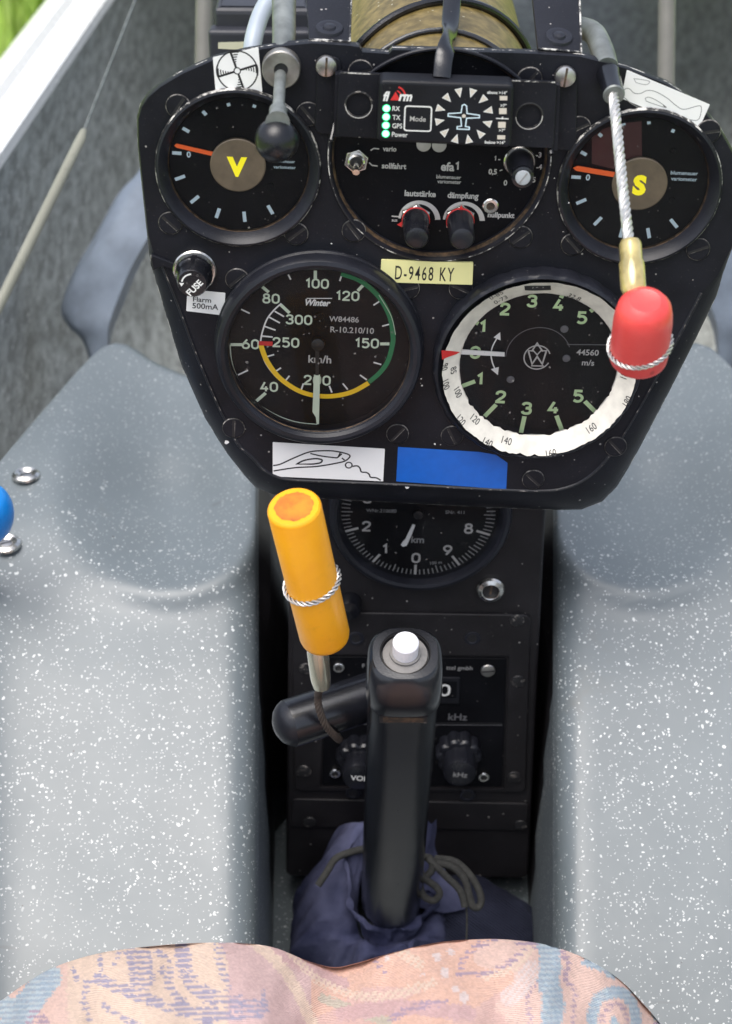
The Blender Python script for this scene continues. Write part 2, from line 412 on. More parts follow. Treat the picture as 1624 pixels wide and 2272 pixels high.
def resample(path, step):
    P = [V3(p) for p in path]; out = [P[0]]; acc = 0
    for a, b in zip(P, P[1:]):
        L = (b-a).length; t = step-acc
        while t <= L: out.append(a+(b-a)*(t/L)); t += step
        acc = L-(t-step)
    return out
def cr(pts, n=8, closed=False):
    P = [V3(p) for p in pts]; N = len(P); out = []
    for i in range(N if closed else N-1):
        g = (lambda k: P[k % N]) if closed else (lambda k: P[min(max(k, 0), N-1)])
        a, b, c, d = g(i-1), g(i), g(i+1), g(i+2)
        for j in range(n):
            t = j/n; out.append(.5*((2*b)+(c-a)*t+(2*a-5*b+4*c-d)*t*t+(3*b-a-3*c+d)*t**3))
    if not closed: out.append(P[-1])
    return out
def rrect(x0, y0, x1, y1, r, n=5):
    o = []
    for cx_, cy_, a0 in ((x1-r, y1-r, 0), (x0+r, y1-r, 90), (x0+r, y0+r, 180), (x1-r, y0+r, 270)):
        for i in range(n+1):
            a = rad(a0+90*i/n); o.append((cx_+r*cos(a), cy_+r*sin(a)))
    return o
def rpoly(pts, r, n=4):
    o = []; N = len(pts)
    for i in range(N):
        a, b, c = V3(pts[i-1]), V3(pts[i]), V3(pts[(i+1) % N])
        p = b+(a-b).normalized()*r; q = b+(c-b).normalized()*r
        for j in range(n+1):
            t = j/n; o.append(tuple((1-t)**2*p+2*t*(1-t)*b+t*t*q))
    return o
def circ(x, y, r, n=32): return [(x+r*cos(2*pi*i/n), y+r*sin(2*pi*i/n)) for i in range(n)]
_g = {}
def glyphs(st, bold, shear, sp):
    key = (st, bold, shear, sp)
    if key in _g: return _g[key]
    def conv(t):
        c = bpy.data.curves.new('lettering', 'FONT'); c.body = t; c.size = 1; c.resolution_u = 3; c.offset = bold; c.shear = shear
        c.space_character = sp
        o = bpy.data.objects.new('lettering', c); me = bpy.data.meshes.new_from_object(o)
        v = [tuple(x.co) for x in me.vertices]; f = [list(p.vertices) for p in me.polygons]
        bpy.data.meshes.remove(me); bpy.data.objects.remove(o); bpy.data.curves.remove(c)
        return v, f
    v, f = conv(st); vh, _ = conv('H')
    hh = max(p[1] for p in vh)-min(p[1] for p in vh)
    y0 = min(p[1] for p in vh); cy_ = y0+hh/2
    cx_ = (max(p[0] for p in v)+min(p[0] for p in v))/2
    v = [(p[0]-cx_, p[1]-cy_, 0) for p in v]
    # make all faces look up
    g = []
    for q in f:
        a = sum(v[q[i]][0]*v[q[(i+1) % len(q)]][1]-v[q[(i+1) % len(q)]][0]*v[q[i]][1] for i in range(len(q)))
        g.append(q if a > 0 else q[::-1])
    _g[key] = (v, g, hh); return _g[key]
def thing(name, label, cat, M=None, group=None, kind=None):
    o = bpy.data.objects.new(name, None); COL.objects.link(o); o.empty_display_size = .02
    if M is not None: o.matrix_world = M
    return tag(o, label, cat, group, kind)
def tag(o, label, cat, group=None, kind=None):
    if label: o['label'] = label
    if cat: o['category'] = cat
    if group: o['group'] = group
    if kind: o['kind'] = kind
    return o
class Surf:
    """source-crop pixels -> local mm of a thing sitting at (u0,v0) of a plane, at height w"""
    def __init__(s, plane, u0, v0, w, x0=0, y0=0, k=1.26): s.p, s.u0, s.v0, s.w, s.x0, s.y0, s.k = plane, u0, v0, w, x0, y0, k
    def __call__(s, x, y):
        u, v = s.p.uv((s.x0+x*s.k)/1.26, (s.y0+y*s.k)/1.26, s.w); return (u-s.u0, v-s.v0)
    def h(s, x, y, hh): a = s(x, y-hh/2); b = s(x, y+hh/2); return hypot(a[0]-b[0], a[1]-b[1])
    def wd(s, x, y, ww): a = s(x-ww/2, y); b = s(x+ww/2, y); return hypot(a[0]-b[0], a[1]-b[1])
    def txt(s, mb, st, x, y, hh, mat, dz=.15, **kw): mb.text(st, s(x, y), s.h(x, y, hh), s.w+dz, mat, **kw)
    def dig(s, mb, st, x, y, hh, mat, dz=.15, wt=.17): mb.digits(st, s(x, y), s.h(x, y, hh), s.w+dz, mat, wt)
    def at(s, pts): return [s(*p) for p in pts]
def on(plane, px, py, w=0):
    u, v = plane.uv(px, py, w); return u, v, plane.mat(u, v)
def loc(M, p): return (M.inverted() @ p)*1000        # world point -> local mm
def bar(mb, S, a, b, wpx, mat, dz=.15):
    A, B = S(*a), S(*b); mb.line([A, B], S.wd(a[0], a[1], wpx), S.w+dz, mat)
def screw_mesh(mb, r, h, mat, slot, M, slotmat='print_black', dome=.6):
    mb.lathe([(r, 0), (r, h*.5), (r*.93, h*.85), (r*.6, h*.97+dome*.1), (0, h+dome*.12)], mat, M, 24)
    mb.prism([(-r*.88, -r*.10), (r*.88, -r*.10), (r*.88, r*.10), (-r*.88, r*.10)], h*.7, h+dome*.12+.06, slotmat, M=M @ Rz(slot))

# ================================================================== setting
GZ = 0.0
g = MB(); R_ = 900
g.add([(-R_, -R_, 0), (R_, -R_, 0), (R_, R_, 0), (-R_, R_, 0)], [[0, 1, 2, 3]], 'grass_ground')
tag(g.build('ground', scale=1), 'sunlit green grass field beside the cockpit', 'ground', kind='structure')
g = MB()
for i in range(5200):
    x = random.uniform(-2.2, -.42); y = random.uniform(1.6, 4.6); h = random.uniform(.05, .16); a = random.uniform(0, 6.28)
    l = random.uniform(.02, .07); b = random.uniform(.003, .006); dx, dy = cos(a), sin(a)
    g.add([(x-dy*b, y+dx*b, 0), (x+dy*b, y-dx*b, 0), (x+dx*l*.4+dy*b*.7, y+dy*l*.4-dx*b*.7, h*.6), (x+dx*l*.4-dy*b*.7, y+dy*l*.4+dx*b*.7, h*.6), (x+dx*l, y+dy*l, h)],
          [[0, 1, 2, 3], [3, 2, 4]], 'grass_blade')
tag(g.build('grass', scale=1), 'long bright grass growing beside the fuselage', 'grass', kind='stuff')

# ------------------------------------------------------------------ fuselage tub
def st(y):
    xc = .018+.070*(y-.5)
    wv = .275 if y < 1.3 else .275*sqrt(max(.02, 1-((y-1.3)/1.15)**2))
    zr = 1.15-.455-.074*(y-.97); h = .325 if y < 1.3 else .325-.12*(y-1.3)
    return xc, wv, zr, h
fus = thing('glider_fuselage', 'grey mottled glider cockpit tub with white gelcoat edge around it', 'fuselage', MX.Translation((0, .6, .4)))
def FL(p): return (p[0], p[1]-.6, p[2]-.4)
ys = [-.9+.1*i for i in range(34)]
inner = MB(); outer = MB(); rl = MB(); rr_ = MB(); deck = MB()
ri, ro = [], []; L1, R1 = [], []
for y in ys:
    xc, wv, zr, h = st(y); row = []; row2 = []
    for i in range(41):
        t = pi*i/40; cx_, sx_ = cos(t), sin(t)
        cx2 = (abs(cx_)**.62)*(1 if cx_ > 0 else -1); sx2 = sx_**.75
        row.append(FL((xc-wv*cx2, y, zr-h*sx2)))
        row2.append(FL((xc-(wv+.042)*cx2*(1+.10*sx_), y, zr-.012-(h+.03)*sx2)))
    ri.append(row); ro.append(row2)
    for sgn, L in ((-1, L1), (1, R1)):
        x = xc+sgn*wv
        L.append([FL((x+sgn*q, y, zr+dz)) for q, dz in ((0, -.012), (-.004, -.006), (-.003, .001), (.003, .0035), (.016, .006), (.020, .011), (.030, .011), (.038, .006), (.042, -.002), (.042, -.012))])
inner.grid(ri, 'wall_mottled', flip=False).build('inner_wall', fus, scale=1)
outer.grid(ro, 'gelcoat_white', flip=True).build('outer_skin', fus, scale=1)
for L, f in ((L1, True), (R1, False)):
    m = MB(); m.grid(L, 'gelcoat_white', flip=f); m.build('canopy_sill', fus, scale=1)
dk = []
for y in [1.38+.1*i for i in range(9)]:
    xc, wv, zr, h = st(y)
    dk.append([FL((xc+wv*1.14*cos(pi*i/16), y, zr+.012+.10*sin(pi*i/16)*min(1, (wv/.275)))) for i in range(17)])
MB().grid(dk, 'gelcoat_white').build('nose_deck', fus, scale=1)

sb = MB(); rows = []  # unseen sheet added behind the camera to block low rear sky and darken reflections
for k in range(13):
    t = k/12; y = -.22-.42*t; z = .50+.46*t; hw = .27*(1-.35*t*t)
    rows.append([FL((.0+hw*(2*i/12-1), y-.05*(1-(2*i/12-1)**2), z)) for i in range(13)])
sb.grid(rows, 'box_dark', flip=True); sb.build('rear_sky_blocker', fus, scale=1)

# ------------------------------------------------------------------ knee shell (seat pan) : depth field d(px,py)
CXM = 905
def lerp_tab(tab, x):
    if x <= tab[0][0]: return tab[0][1]
    for (a, u), (b, v) in zip(tab, tab[1:]):
        if x <= b: t = (x-a)/(b-a); return u+(v-u)*t
    return tab[-1][1]
def smooth_tab(tab, x):
    return sum(lerp_tab(tab, x+o) for o in (-24, -12, 0, 12, 24))/5
def base_d(py):
    return smooth_tab([(700, 1.02), (800, .985), (900, .945), (1000, .905), (1150, .868), (1300, .845), (1500, .822), (2090, .765), (2700, .72)], py)
def shell_d(px, py):              # px mirrored so that it is always the left side
    d = base_d(py)
    dy = py-1085; dy = dy if dy > 0 else dy*.50
    q = sqrt(((px-372)/(262 if px < 372 else 235))**2+(dy/228)**2)
    if q < 1:
        s = 1-q; d += .036*(s*s*(3-2*s))**.95
    d -= .0060*math.exp(-((q-1.0)/.15)**2)*(1 if py > 1100 else max(0, (py-900)/200))*min(1, max(.35, (px-60)/320))
    if px < 60: d -= .0000011*(60-px)**2*.35        # rises toward the side
    return d
def ytop(px):
    return lerp_tab([(-500, 1530), (-250, 1275), (0, 1024), (74, 934), (186, 806), (225, 772), (252, 763), (285, 770), (334, 806), (408, 838), (600, 850)], px)
shell = thing('knee_shell', 'white speckled grey moulded seat shell with two shallow knee hollows', 'seat shell', MX.Translation(W(900, 1500, .83)))
Mi = shell.matrix_world.inverted()
def shell_side(mir):
    m = MB(); rows = []; wall = []; wm = MB()
    cols = [-500+25*i for i in range(41)]+[520, 532, 542, 550, 556, 561, 565, 568]
    for r in range(91):
        t = (r/90)**1.15; row = []
        for c in cols:
            y0 = ytop(c); py = y0+t*(2560-y0); d = shell_d(c, py)
            if c > 500: e = (c-500)/72; d += .016*(1-sqrt(max(0, 1-e*e)))
            px = 2*CXM-c-8 if mir else c
            row.append(W(px, py, d))
        last = row[-1]; row.append(last+V3(((-1 if mir else 1)*.0010, .002, -.006)))
        wall.append([row[-1]+V3((0, dd*.25, -dd*.97))+V3(((-1 if mir else 1)*(.0055*max(.05, min(1, (.34-t)/.08)))*k*(1-.35*t), 0, 0)) for k, dd in enumerate((0, .015, .05, .1, .16, .22))])
        rows.append(row)
    # upper edge turns away
    top = [p+FW*.07-UP*.03 for p in rows[0]]; mid = [p+FW*.012+UP*.002 for p in rows[0]]
    rows = [top, mid]+rows
    m.grid([[(Mi @ p) for p in r] for r in rows], 'shell_grey', flip=not mir)
    lo, hi = MB(), MB()
    for ra, rb in zip(wall, wall[1:]):
        for k in range(len(ra)-1):
            q = [ra[k], ra[k+1], rb[k+1], rb[k]]; q = q[::-1] if not mir else q
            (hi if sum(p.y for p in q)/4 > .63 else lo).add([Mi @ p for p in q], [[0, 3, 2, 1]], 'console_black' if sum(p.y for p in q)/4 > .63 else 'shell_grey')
    hi.build('slot_shade_wall', shell, scale=1, sharp=60); lo.build('slot_side', shell, scale=1, sharp=60)  # upper slot walls painted black and slanted inward for the shadow beside the console
    return m
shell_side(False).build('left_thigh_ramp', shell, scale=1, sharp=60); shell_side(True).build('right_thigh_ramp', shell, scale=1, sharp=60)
ZF = (W(900, 1950, .923)).z-.022
m = MB(); fx0, fx1 = -.09, .13
m.add([Mi @ V3((fx0, .20, ZF)), Mi @ V3((fx1, .20, ZF)), Mi @ V3((fx1, 1.05, ZF)), Mi @ V3((fx0, 1.05, ZF))], [[0, 1, 2, 3]], 'shell_grey')
m.build('slot_floor', shell, scale=1)
def eyelet(px, py, d, label):
    n = (W(px, py, d)-W(px, py+40, base_d(py+40)-base_d(py)+d)).cross(V3((1, 0, 0))).normalized()
    if n.dot(FW) > 0: n = -n
    o = thing('cup_washer', label, 'washer', axes_matrix(W(px, py, d)+n*.0003, n+V3((.0, .25, .45)), RX), 'cup washers in the seat shell')
    MB().lathe([(7.2, 0), (6.9, 1.2), (5.4, 2.2), (4.5, 1.9), (3.2, .6), (2.9, .4)], 'chrome', seg=32).build('ring', o)
    b = MB(); screw_mesh(b, 3.0, .9, 'steel', .4, Tm(0, 0, .2)); b.build('screw', o)
eyelet(58, 1057, shell_d(58, 1057)-.0005, 'chrome cup washer standing clear just above the blue knob')
eyelet(14, 1209, shell_d(14, 1209)-.0005, 'chrome cup washer half hidden behind the blue knob')
# blue knob at the left edge
o = thing('control_lever', 'chipped bright blue lever knob at the left cockpit side', 'lever', axes_matrix(W(-30, 1140, .80), V3((.15, -.2, 1)), RX))
b = MB(); b.lathe([(0, -15.5)]+[(12.2*cos(t)**.8 if cos(t) > 1e-6 else 0, 15.5*sin(t)) for t in [rad(-85+10*i) for i in range(18)]]+[(0, 15.5)], 'blue_plastic', seg=40); b.build('knob', o)
b = MB()
def chip(pts):
    c = V3((-30, 1140)); vs = []
    for (x, y) in pts:
        p = loc(o.matrix_world, W(x, y, .80)); cdir = loc(o.matrix_world, CAM).normalized()
        # push onto ellipsoid along view
        q = p-cdir*0; A, B = 12.25, 15.6
        aa = (cdir.x**2+cdir.y**2)/A**2+cdir.z**2/B**2; bb = 2*((q.x*cdir.x+q.y*cdir.y)/A**2+q.z*cdir.z/B**2); cc = (q.x**2+q.y**2)/A**2+q.z**2/B**2-1
        D = max(0, bb*bb-4*aa*cc); t = (-bb+sqrt(D))/(2*aa); vs.append(q+cdir*(t+.15))
    b.add(vs, [list(range(len(vs)))], 'blue_chip')
chip([(-1, 1127), (4, 1116), (9, 1112), (13, 1121), (15, 1134), (13, 1145), (8, 1147), (2, 1143)]); chip([(-4, 1112), (0, 1108), (4, 1110), (1, 1117)])
b.build('paint_chip', o)
b = MB(); b.tube([(0, 0, -12), (0, 0, -70)], 4, 'steel'); b.build('rod', o)

# ribs beyond the shells
for mir, lab in ((0, 'smooth blue grey moulded rib on the left inside wall'), (1, 'smooth blue grey moulded rib on the right inside wall')):
    X = (lambda x: 2*CXM-x+22) if mir else (lambda x: x)
    o = thing('wall_rib', lab, 'rib', MX.Translation(W(X(240), 620, 1.15)), 'moulded ribs inside the cockpit')
    iv = o.matrix_world.inverted(); m = MB(); rows = []
    for (xl, xr, y, d) in ((345, 480, 310, 1.10), (305, 425, 383, 1.105), (262, 395, 430, 1.108), (208, 345, 527, 1.11), (165, 305, 600, 1.115), (136, 272, 680, 1.12), (150, 254, 722, 1.12), (182, 246, 755, 1.12), (205, 240, 820, 1.12)):
        rows.append([iv @ W(X(xl+(xr-xl)*i/8), y, d-.016*(i/8)**2.2-.004*sin(pi*i/8)+(.03 if i == 0 or i == 8 else 0)) for i in range(9)])
    rows2 = []
    for k in range(len(rows[0])):
        rows2.append(cr([r[k] for r in rows], 5))
    m.grid(rows2, 'rib_blue', flip=bool(mir)); m.build('rib_skin', o, scale=1, sharp=80)
# cable and sleeve on the left
o = thing('control_cable', 'thin steel cable running into a pale sleeve along the left wall', 'cable', MX.Translation(W(185, 292, 1.0)))
iv = o.matrix_world.inverted(); L = lambda p: (iv @ p)*1000
b = MB(); b.rope([L(W(320, -50, 1.16)), L(W(186, 292, 1.0))], .9, 'zinc', 5, 7); b.build('wire', o)
b = MB(); b.tube([L(W(186, 290, 1.0)), L(W(180, 308, .996)), L(W(0, 672, .935)), L(W(-120, 915, .90))], [1.8, 2.9, 3.0, 3.0], 'sleeve_tube', 16); b.build('sleeve', o)
for (x, lab, y1) in ((452, 'pale upright rod behind the left top of the panel', 175), (1478, 'pale upright rod behind the right top of the panel', 260)):
    d = 1.02; a = W(x, y1, d); t = MB(); iv = MX.Translation(a).inverted(); t.tube([(iv @ W(x+3, -120, d))*1000, (iv @ W(x-6, y1+400, d+.02))*1000], 5.0, 'rod_beige', 16)
    q = t.build('canopy_rod', sharp=40); q.matrix_world = MX.Translation(a); tag(q, lab, 'rod', 'pale rods behind the panel')

# ================================================================== centre console
cu, cv, cM = on(CONS, 903, 1500)
con = thing('centre_console', 'black painted centre console box rising from the floor between the knee shells', 'console', cM)
def S_(plane, u, v, w, crop=None): return Surf(plane, u, v, w, *(crop or (0, 0, 1.26)))
K2 = (700, 1320, .5419); K3 = (700, 1700, .5419)
S = S_(CONS, cu, cv, 0)
b = MB()
tl, tr_, br_, bl_ = S(644, 1000), S(1217, 1000), S(1172, 1950), S(634, 1945)
hwT = (tr_[0]-tl[0])/2; 
b.prism(rpoly([bl_, br_, tr_, tl], 4), -90, 0, 'console_black', 1.6)
b.build('housing', con)
b = MB()   # raised mounting plate round the radio
q = [S_(CONS, cu, cv, 1.6, K2)(*p) for p in ((212, 722), (1448, 738), (1420, 1652), (226, 1645))]
hole = [S_(CONS, cu, cv, 1.6, K2)(*p) for p in ((392, 938), (1336, 946), (1312, 1634), (356, 1628))]
b.prism(rpoly(q[::-1], 4), .1, 1.6, 'console_black', .7, holes=[rpoly(hole[::-1], 1.5)]); b.build('mounting_plate', con)
b = MB(); q = [S_(CONS, cu, cv, 1.2, K3)(*p) for p in ((215, 985), (1440, 1010), (1420, 1150), (205, 1130))]
b.prism(rpoly(q[::-1], 3), .1, 1.2, 'console_black', .6); b.build('lower_plate', con)
for (x, y, r, cr_) in ((1375, 763, 3.4, K2), (1380, 1077, 3.4, K2), (285, 1012, 3.2, K2), (275, 1542, 3.8, K2), (1360, 1572, 3.6, K2), (305, 1105, 3.2, K3), (1395, 1120, 3.2, K3)):
    s2 = S_(CONS, cu, cv, 1.6, cr_); p = s2(x, y); m = MB(); screw_mesh(m, r, .9, 'worn_screw', random.uniform(0, 3), Tm(p[0], p[1], 1.55 if cr_ is K2 else 1.15)); m.build('screw', con)
for (x, y, cr_) in ((1145, 857, K2), (545, 857, K2), (530, 952, K3), (1120, 965, K3)):
    p = S_(CONS, cu, cv, 1.6, cr_)(x, y); m = MB()
    m.lathe([(3.9, 0), (3.7, .5), (2.6, .6), (2.2, .35)], 'bezel_black', Tm(p[0], p[1], 1.58), 24); m.disc(2.25, .36, 'print_black', Tm(p[0], p[1], 1.58), 24); m.build('bolt_hole', con)
# altimeter
au, av, aM = on(CONS, 932, 1140, 4)
alt = thing('altimeter', 'black round altimeter in the console half covered by the main panel', 'altimeter', aM)
Ra = 41.0
b = MB(); b.lathe([(Ra, .1), (Ra, 5), (Ra-1, 6.6), (Ra-2.6, 7.2), (Ra-4.0, 6.6), (Ra-5.2, 3.0), (Ra-5.6, .3)], 'bezel_black', seg=96)
b.lathe([(Ra-5.45, .8), (Ra-5.0, 2.9)], 'rust_edge', seg=72); b.build('bezel', alt)
S = S_(CONS, au, av, .4, K2); b = MB(); b.disc(Ra-5.5, .4, 'dial_black', seg=72)
c0 = S(866, 212); rt = 34.6
for i in range(100):
    a = rad(-90-3.6*i); maj = i % 10 == 0; mid = i % 5 == 0
    l = 6.6 if maj else (5.2 if mid else 4.0); wd = 1.15 if maj else .5
    p = [(c0[0]+r*cos(a), c0[1]+r*sin(a)) for r in (rt, rt-l)]; b.line(p, wd, .55, 'print_grey' if maj else 'print_dim')
for i, ch in enumerate('0123456789'):
    a = rad(-90-36*i); r = 24.2; b.digits(ch, (c0[0]+r*cos(a), c0[1]+r*sin(a)), 5.6, .56, 'print_grey', .17)
S.txt(b, 'km', 863, 347, 34, 'print_dim', bold=.02); S.txt(b, '100 m', 957, 466, 15, 'print_dim', rot=8); S.txt(b, 'WNr.210680', 675, 198, 17, 'print_dim'); S.txt(b, 'SNr. 411', 1055, 206, 17, 'print_dim')
b.build('dial', alt)
S2 = S_(CONS, au, av, 1.6, K2); b = MB(); b.prism(S2.at([(836, 268), (850, 272), (828, 330), (818, 352), (806, 378), (786, 383), (776, 374), (786, 358), (800, 344), (806, 330)])[::-1], 1.4, 1.9, 'white')
b.lathe([(2.2, .5), (2.2, 2.2), (0, 2.4)], 'print_black', Tm(c0[0], c0[1], 0), 20); b.build('needle', alt)
b = MB(); b.disc(Ra-4.9, 3.2, 'dial_glass', seg=72); b.build('glass', alt)
# chrome socket nut and black stud
u, v, M_ = on(CONS, 1088, 1308, 1)
o = thing('socket_nut', 'chrome ringed jack socket right below the altimeter', 'socket', M_)
b = MB(); b.lathe([(6.6, .1), (6.6, 1.5), (5.9, 2.6), (4.2, 3.4), (3.8, 3.2), (3.6, .8)], 'chrome', seg=36); b.build('ring', o)
b = MB(); b.disc(3.7, 1.0, 'print_black', seg=24); b.line([(0, -3), (.6, 3)], .9, 1.1, 'rust_edge'); b.build('core', o)
u, v, M_ = on(CONS, 776, 1338, 1)
q = MB(); q.lathe([(5.6, 0), (5.6, 5), (4.6, 7.5), (0, 8)], 'plastic_black', seg=28); q = q.build('rubber_stud'); q.matrix_world = M_; tag(q, 'small black rubber stud beside the yellow handle under the altimeter', 'stud')
# radio
ru, rv, rM = on(CONS, 908, 1600, 0)
rad_ = thing('radio', 'black aviation radio set in the console behind the control stick', 'radio', rM)
S = S_(CONS, ru, rv, 1.0, K2)
b = MB(); q = S.at([(398, 952), (1322, 962), (1300, 1622), (368, 1615)]); b.prism(rpoly(q[::-1], 1.2), .1, 1.0, 'dial_black', .4)
b.line(S.at([(420, 1290), (1300, 1296)]), .7, 1.06, 'print_black'); b.line(S.at([(420, 1300), (1300, 1305)]), .35, 1.06, 'print_faint')
S.txt(b, 'kHz', 1070, 1262, 34, 'print_faint'); S.txt(b, 'ttel gmbh', 1078, 1009, 20, 'print_dim'); S.txt(b, 'F', 584, 998, 20, 'print_dim'); b.build('faceplate', rad_)
b = MB(); q = S.at([(900, 1052), (1082, 1056), (1078, 1192), (896, 1188)]); b.prism(rpoly(q[::-1], .8), .9, 1.8, 'flarm_black', .4); S9 = S_(CONS, ru, rv, 1.8, K2)
b.prism(S9.at([(916, 1078), (1066, 1081), (1063, 1166), (914, 1163)])[::-1], 1.75, 1.83, 'dial_black'); S9.dig(b, '0', 1003, 1124, 62, 'white', wt=.15); b.build('frequency_display', rad_)
for (x, y) in ((455, 1003), (437, 1548), (1203, 1567)):
    p = S(x, y); m = MB(); m.lathe([(2.8, 0), (2.8, 1.2), (2.4, 1.5), (1.6, 1.5), (1.5, .9)], 'chrome', Tm(p[0], p[1], 1), 20); m.disc(1.52, 1.95, 'print_black', Tm(p[0], p[1], 0), 6); m.build('socket_screw', rad_)
p = S(1225, 1022); m = MB(); screw_mesh(m, 3.5, 1.0, 'steel', .12, Tm(p[0], p[1], 1)); m.build('slotted_screw', rad_)
def scal(n, a): return lambda t, r, z: 1+a*(abs(cos(n*t/2))-1)
for (x, y, tx, tag_, tm) in ((1072, 1422, 'kHz', 'black stepped tuning knob', 'print_dim'), (560, 1440, 'VOL', 'black volume knob', 'white')):
    p = S(x, y); k = MB()
    k.lathe([(11.2, 0), (11.2, 7), (10.2, 8.2), (7.6, 8.6)], 'knob_black', Tm(p[0], p[1], 1.1), 80, scal(10, .13))
    k.lathe([(8.0, 8.4), (8.2, 17), (7.6, 19), (6.8, 19.4), (0, 19.5)], 'knob_black', Tm(p[0], p[1], 1.1), 64, lambda t, r, z: 1+.10*(abs(cos(5*t))-1) if z < 16.5 and r > 7.9 else 1)
    k.text(tx, (p[0]+.2, p[1]), 3.1, 20.75, tm, bold=.02, rot=-3)
    k.build('knob', rad_)

# ================================================================== instrument panel
pu, pv, pM = on(PANEL, 965, 650)
pan = thing('instrument_panel', 'worn black mushroom shaped instrument panel with chipped edges above the console', 'panel', pM)
OUT = [((303, 262), None, 3), ((310, 235), None, 3), ((326, 212), None, 3), ((352, 190), None, 3), ((400, 161), None, 3), ((475, 128), None, 3), ((540, 112), None, 3), ((620, 99), None, 3), ((690, 92), None, 3), ((770, 97), None, 3),
       ((797, 101), None, 3), ((803, 112), None, 3), ((862, 116), None, 3), ((870, 107), None, 3), ((975, 109), None, 3), ((1180, 115), None, 3), ((1290, 122), None, 3), ((1390, 148), None, 3), ((1480, 183), None, 3), ((1552, 230), None, 3), ((1600, 286), None, 3),
       ((1636, 350), None, 3), ((1650, 430), None, 3), ((1632, 540), None, 4), ((1604, 606), (1592, 612), 6), ((1590, 655), (1556, 650), 11), ((1545, 748), (1512, 735), 12), ((1500, 838), (1462, 826), 12), ((1450, 935), (1412, 915), 12),
       ((1400, 1028), (1368, 988), 12), ((1368, 1080), (1335, 1032), 12), ((1335, 1113), (1300, 1062), 12), ((1290, 1130), (1262, 1080), 12), ((1240, 1131), (1210, 1089), 12), ((1100, 1126), (1090, 1086), 12), ((900, 1116), (900, 1076), 12),
       ((720, 1106), (730, 1069), 12), ((640, 1102), (650, 1065), 12), ((602, 1096), (615, 1058), 12), ((566, 1080), (585, 1042), 12), ((540, 1052), (560, 1015), 12), ((502, 1003), (528, 985), 11), ((478, 965), (506, 940), 11), ((454, 925), (485, 900), 11), ((402, 808), (436, 785), 11), ((366, 690), (397, 680), 11),
       ((336, 590), (360, 588), 9), ((331, 562), (344, 572), 5), ((325, 520), None, 3), ((312, 400), None, 3), ((304, 320), None, 3)]
inn, outp = [], []
for (p, q, dr) in OUT:
    a = PANEL.uv(*p, -dr if q else -1.5); c_ = PANEL.uv(*(q or p), 0)
    if not q: c_ = (c_[0]*.9935+pu*.0065, c_[1]*.9935+pv*.0065)
    inn.append((c_[0]-pu, c_[1]-pv)); outp.append((a[0]-pu, a[1]-pv, dr))
vu, vv, vM = on(PANEL, 528, 377, 2); su, sv, sM = on(PANEL, 1419.5, 419, 2); eu, ev, eM = on(PANEL, 975, 349, 0)
b = MB(); holes = [circ(vu-pu, vv-pv, 28.2, 48), circ(su-pu, sv-pv, 28.2, 48), circ(eu-pu, ev-pv, 40.0, 64)]
n = len(inn)
b.poly(inn[::-1], 0, 'panel_black', [h for h in holes])
for (x, y, r) in ((502, 981, 1.0), (903, 1080, 1.1), (735, 540, .35), (936, 855, .45), (965, 985, .5), (934, 840, .4), (700, 320, .3), (1230, 395, .3), (1262, 450, .35), (1110, 640, .3)):
    p = PANEL.uv(x, y, 0); b.poly([(p[0]-pu+r*random.uniform(.5, 1.2)*cos(t), p[1]-pv+r*random.uniform(.5, 1.2)*sin(t)) for t in [6.283*i/8 for i in range(8)]], .12, 'white')
# back
for f_ in range(1): b.poly(inn[::-1], -2.4, 'panel_black', [h for h in holes])
b.build('face', pan)
b = MB(); rows = []
for t in (0, .25, .5, .75, 1):
    s1, c1 = sin(t*pi/2), 1-cos(t*pi/2); rows.append([(i_[0]+(o_[0]-i_[0])*(.55*t+.45*s1), i_[1]+(o_[1]-i_[1])*(.55*t+.45*s1), -o_[2]*(c1*.6+t*.4)) for i_, o_ in zip(inn, outp)])
rows.append([(o_[0], o_[1], -o_[2]-1.8) for o_ in outp]); rows.append([(i_[0]*.985, i_[1]*.985, -2.4-.3) for i_ in inn])
b.grid([r+[r[0]] for r in rows], 'panel_black', flip=True)
b.build('rolled_rim', pan, sharp=50)
b = MB()
ed = [(o_[0], o_[1]) for o_ in outp]
for k in range(n):
    a, c_ = outp[k], outp[(k+1) % n]; ia, ic = rows[3][k], rows[3][(k+1) % n]
    f = .5 if a[2] < 5 else .20
    pa = tuple(a[i]+(ia[i]-a[i])*f if i < 2 else -a[2]+(ia[2]+a[2])*f+.12 for i in range(3)); pc = tuple(c_[i]+(ic[i]-c_[i])*f if i < 2 else -c_[2]+(ic[2]+c_[2])*f+.12 for i in range(3))
    b.add([(a[0]*1.0004, a[1]*1.0004, -a[2]+.10), (c_[0]*1.0004, c_[1]*1.0004, -c_[2]+.10), pc, pa], [[0, 1, 2, 3]], 'worn_edge')
b.build('worn_edge', pan, sharp=60)
b = MB()    # chipped crease where the lower rim starts
b.tube(cr([(inn[k][0], inn[k][1], -.15) for k in range(25, 47)], 4), .75, 'bezel_black', 10); b.tube(cr([(inn[k][0], inn[k][1]+.1, .42) for k in range(25, 47)], 4), .28, 'worn_screw', 8); b.build('worn_crease', pan)
SCR = [(395, 236), (684, 253), (378, 495), (657, 519), (785, 512), (1155, 526), (1284, 284), (1271, 542), (1572, 292), (1549, 553), (526, 620), (905, 640), (1022, 640), (518, 950), (882, 963), (1003, 967), (1366, 991), (1183, 1064), (800, 160), (1175, 176)]
ANG = [1.0, -.85, -.75, .7, -.9, .7, .5, -.8, .2, .4, .75, .3, -.4, 1.55, .9, -1.1, -.8, -.75, .3, .9]
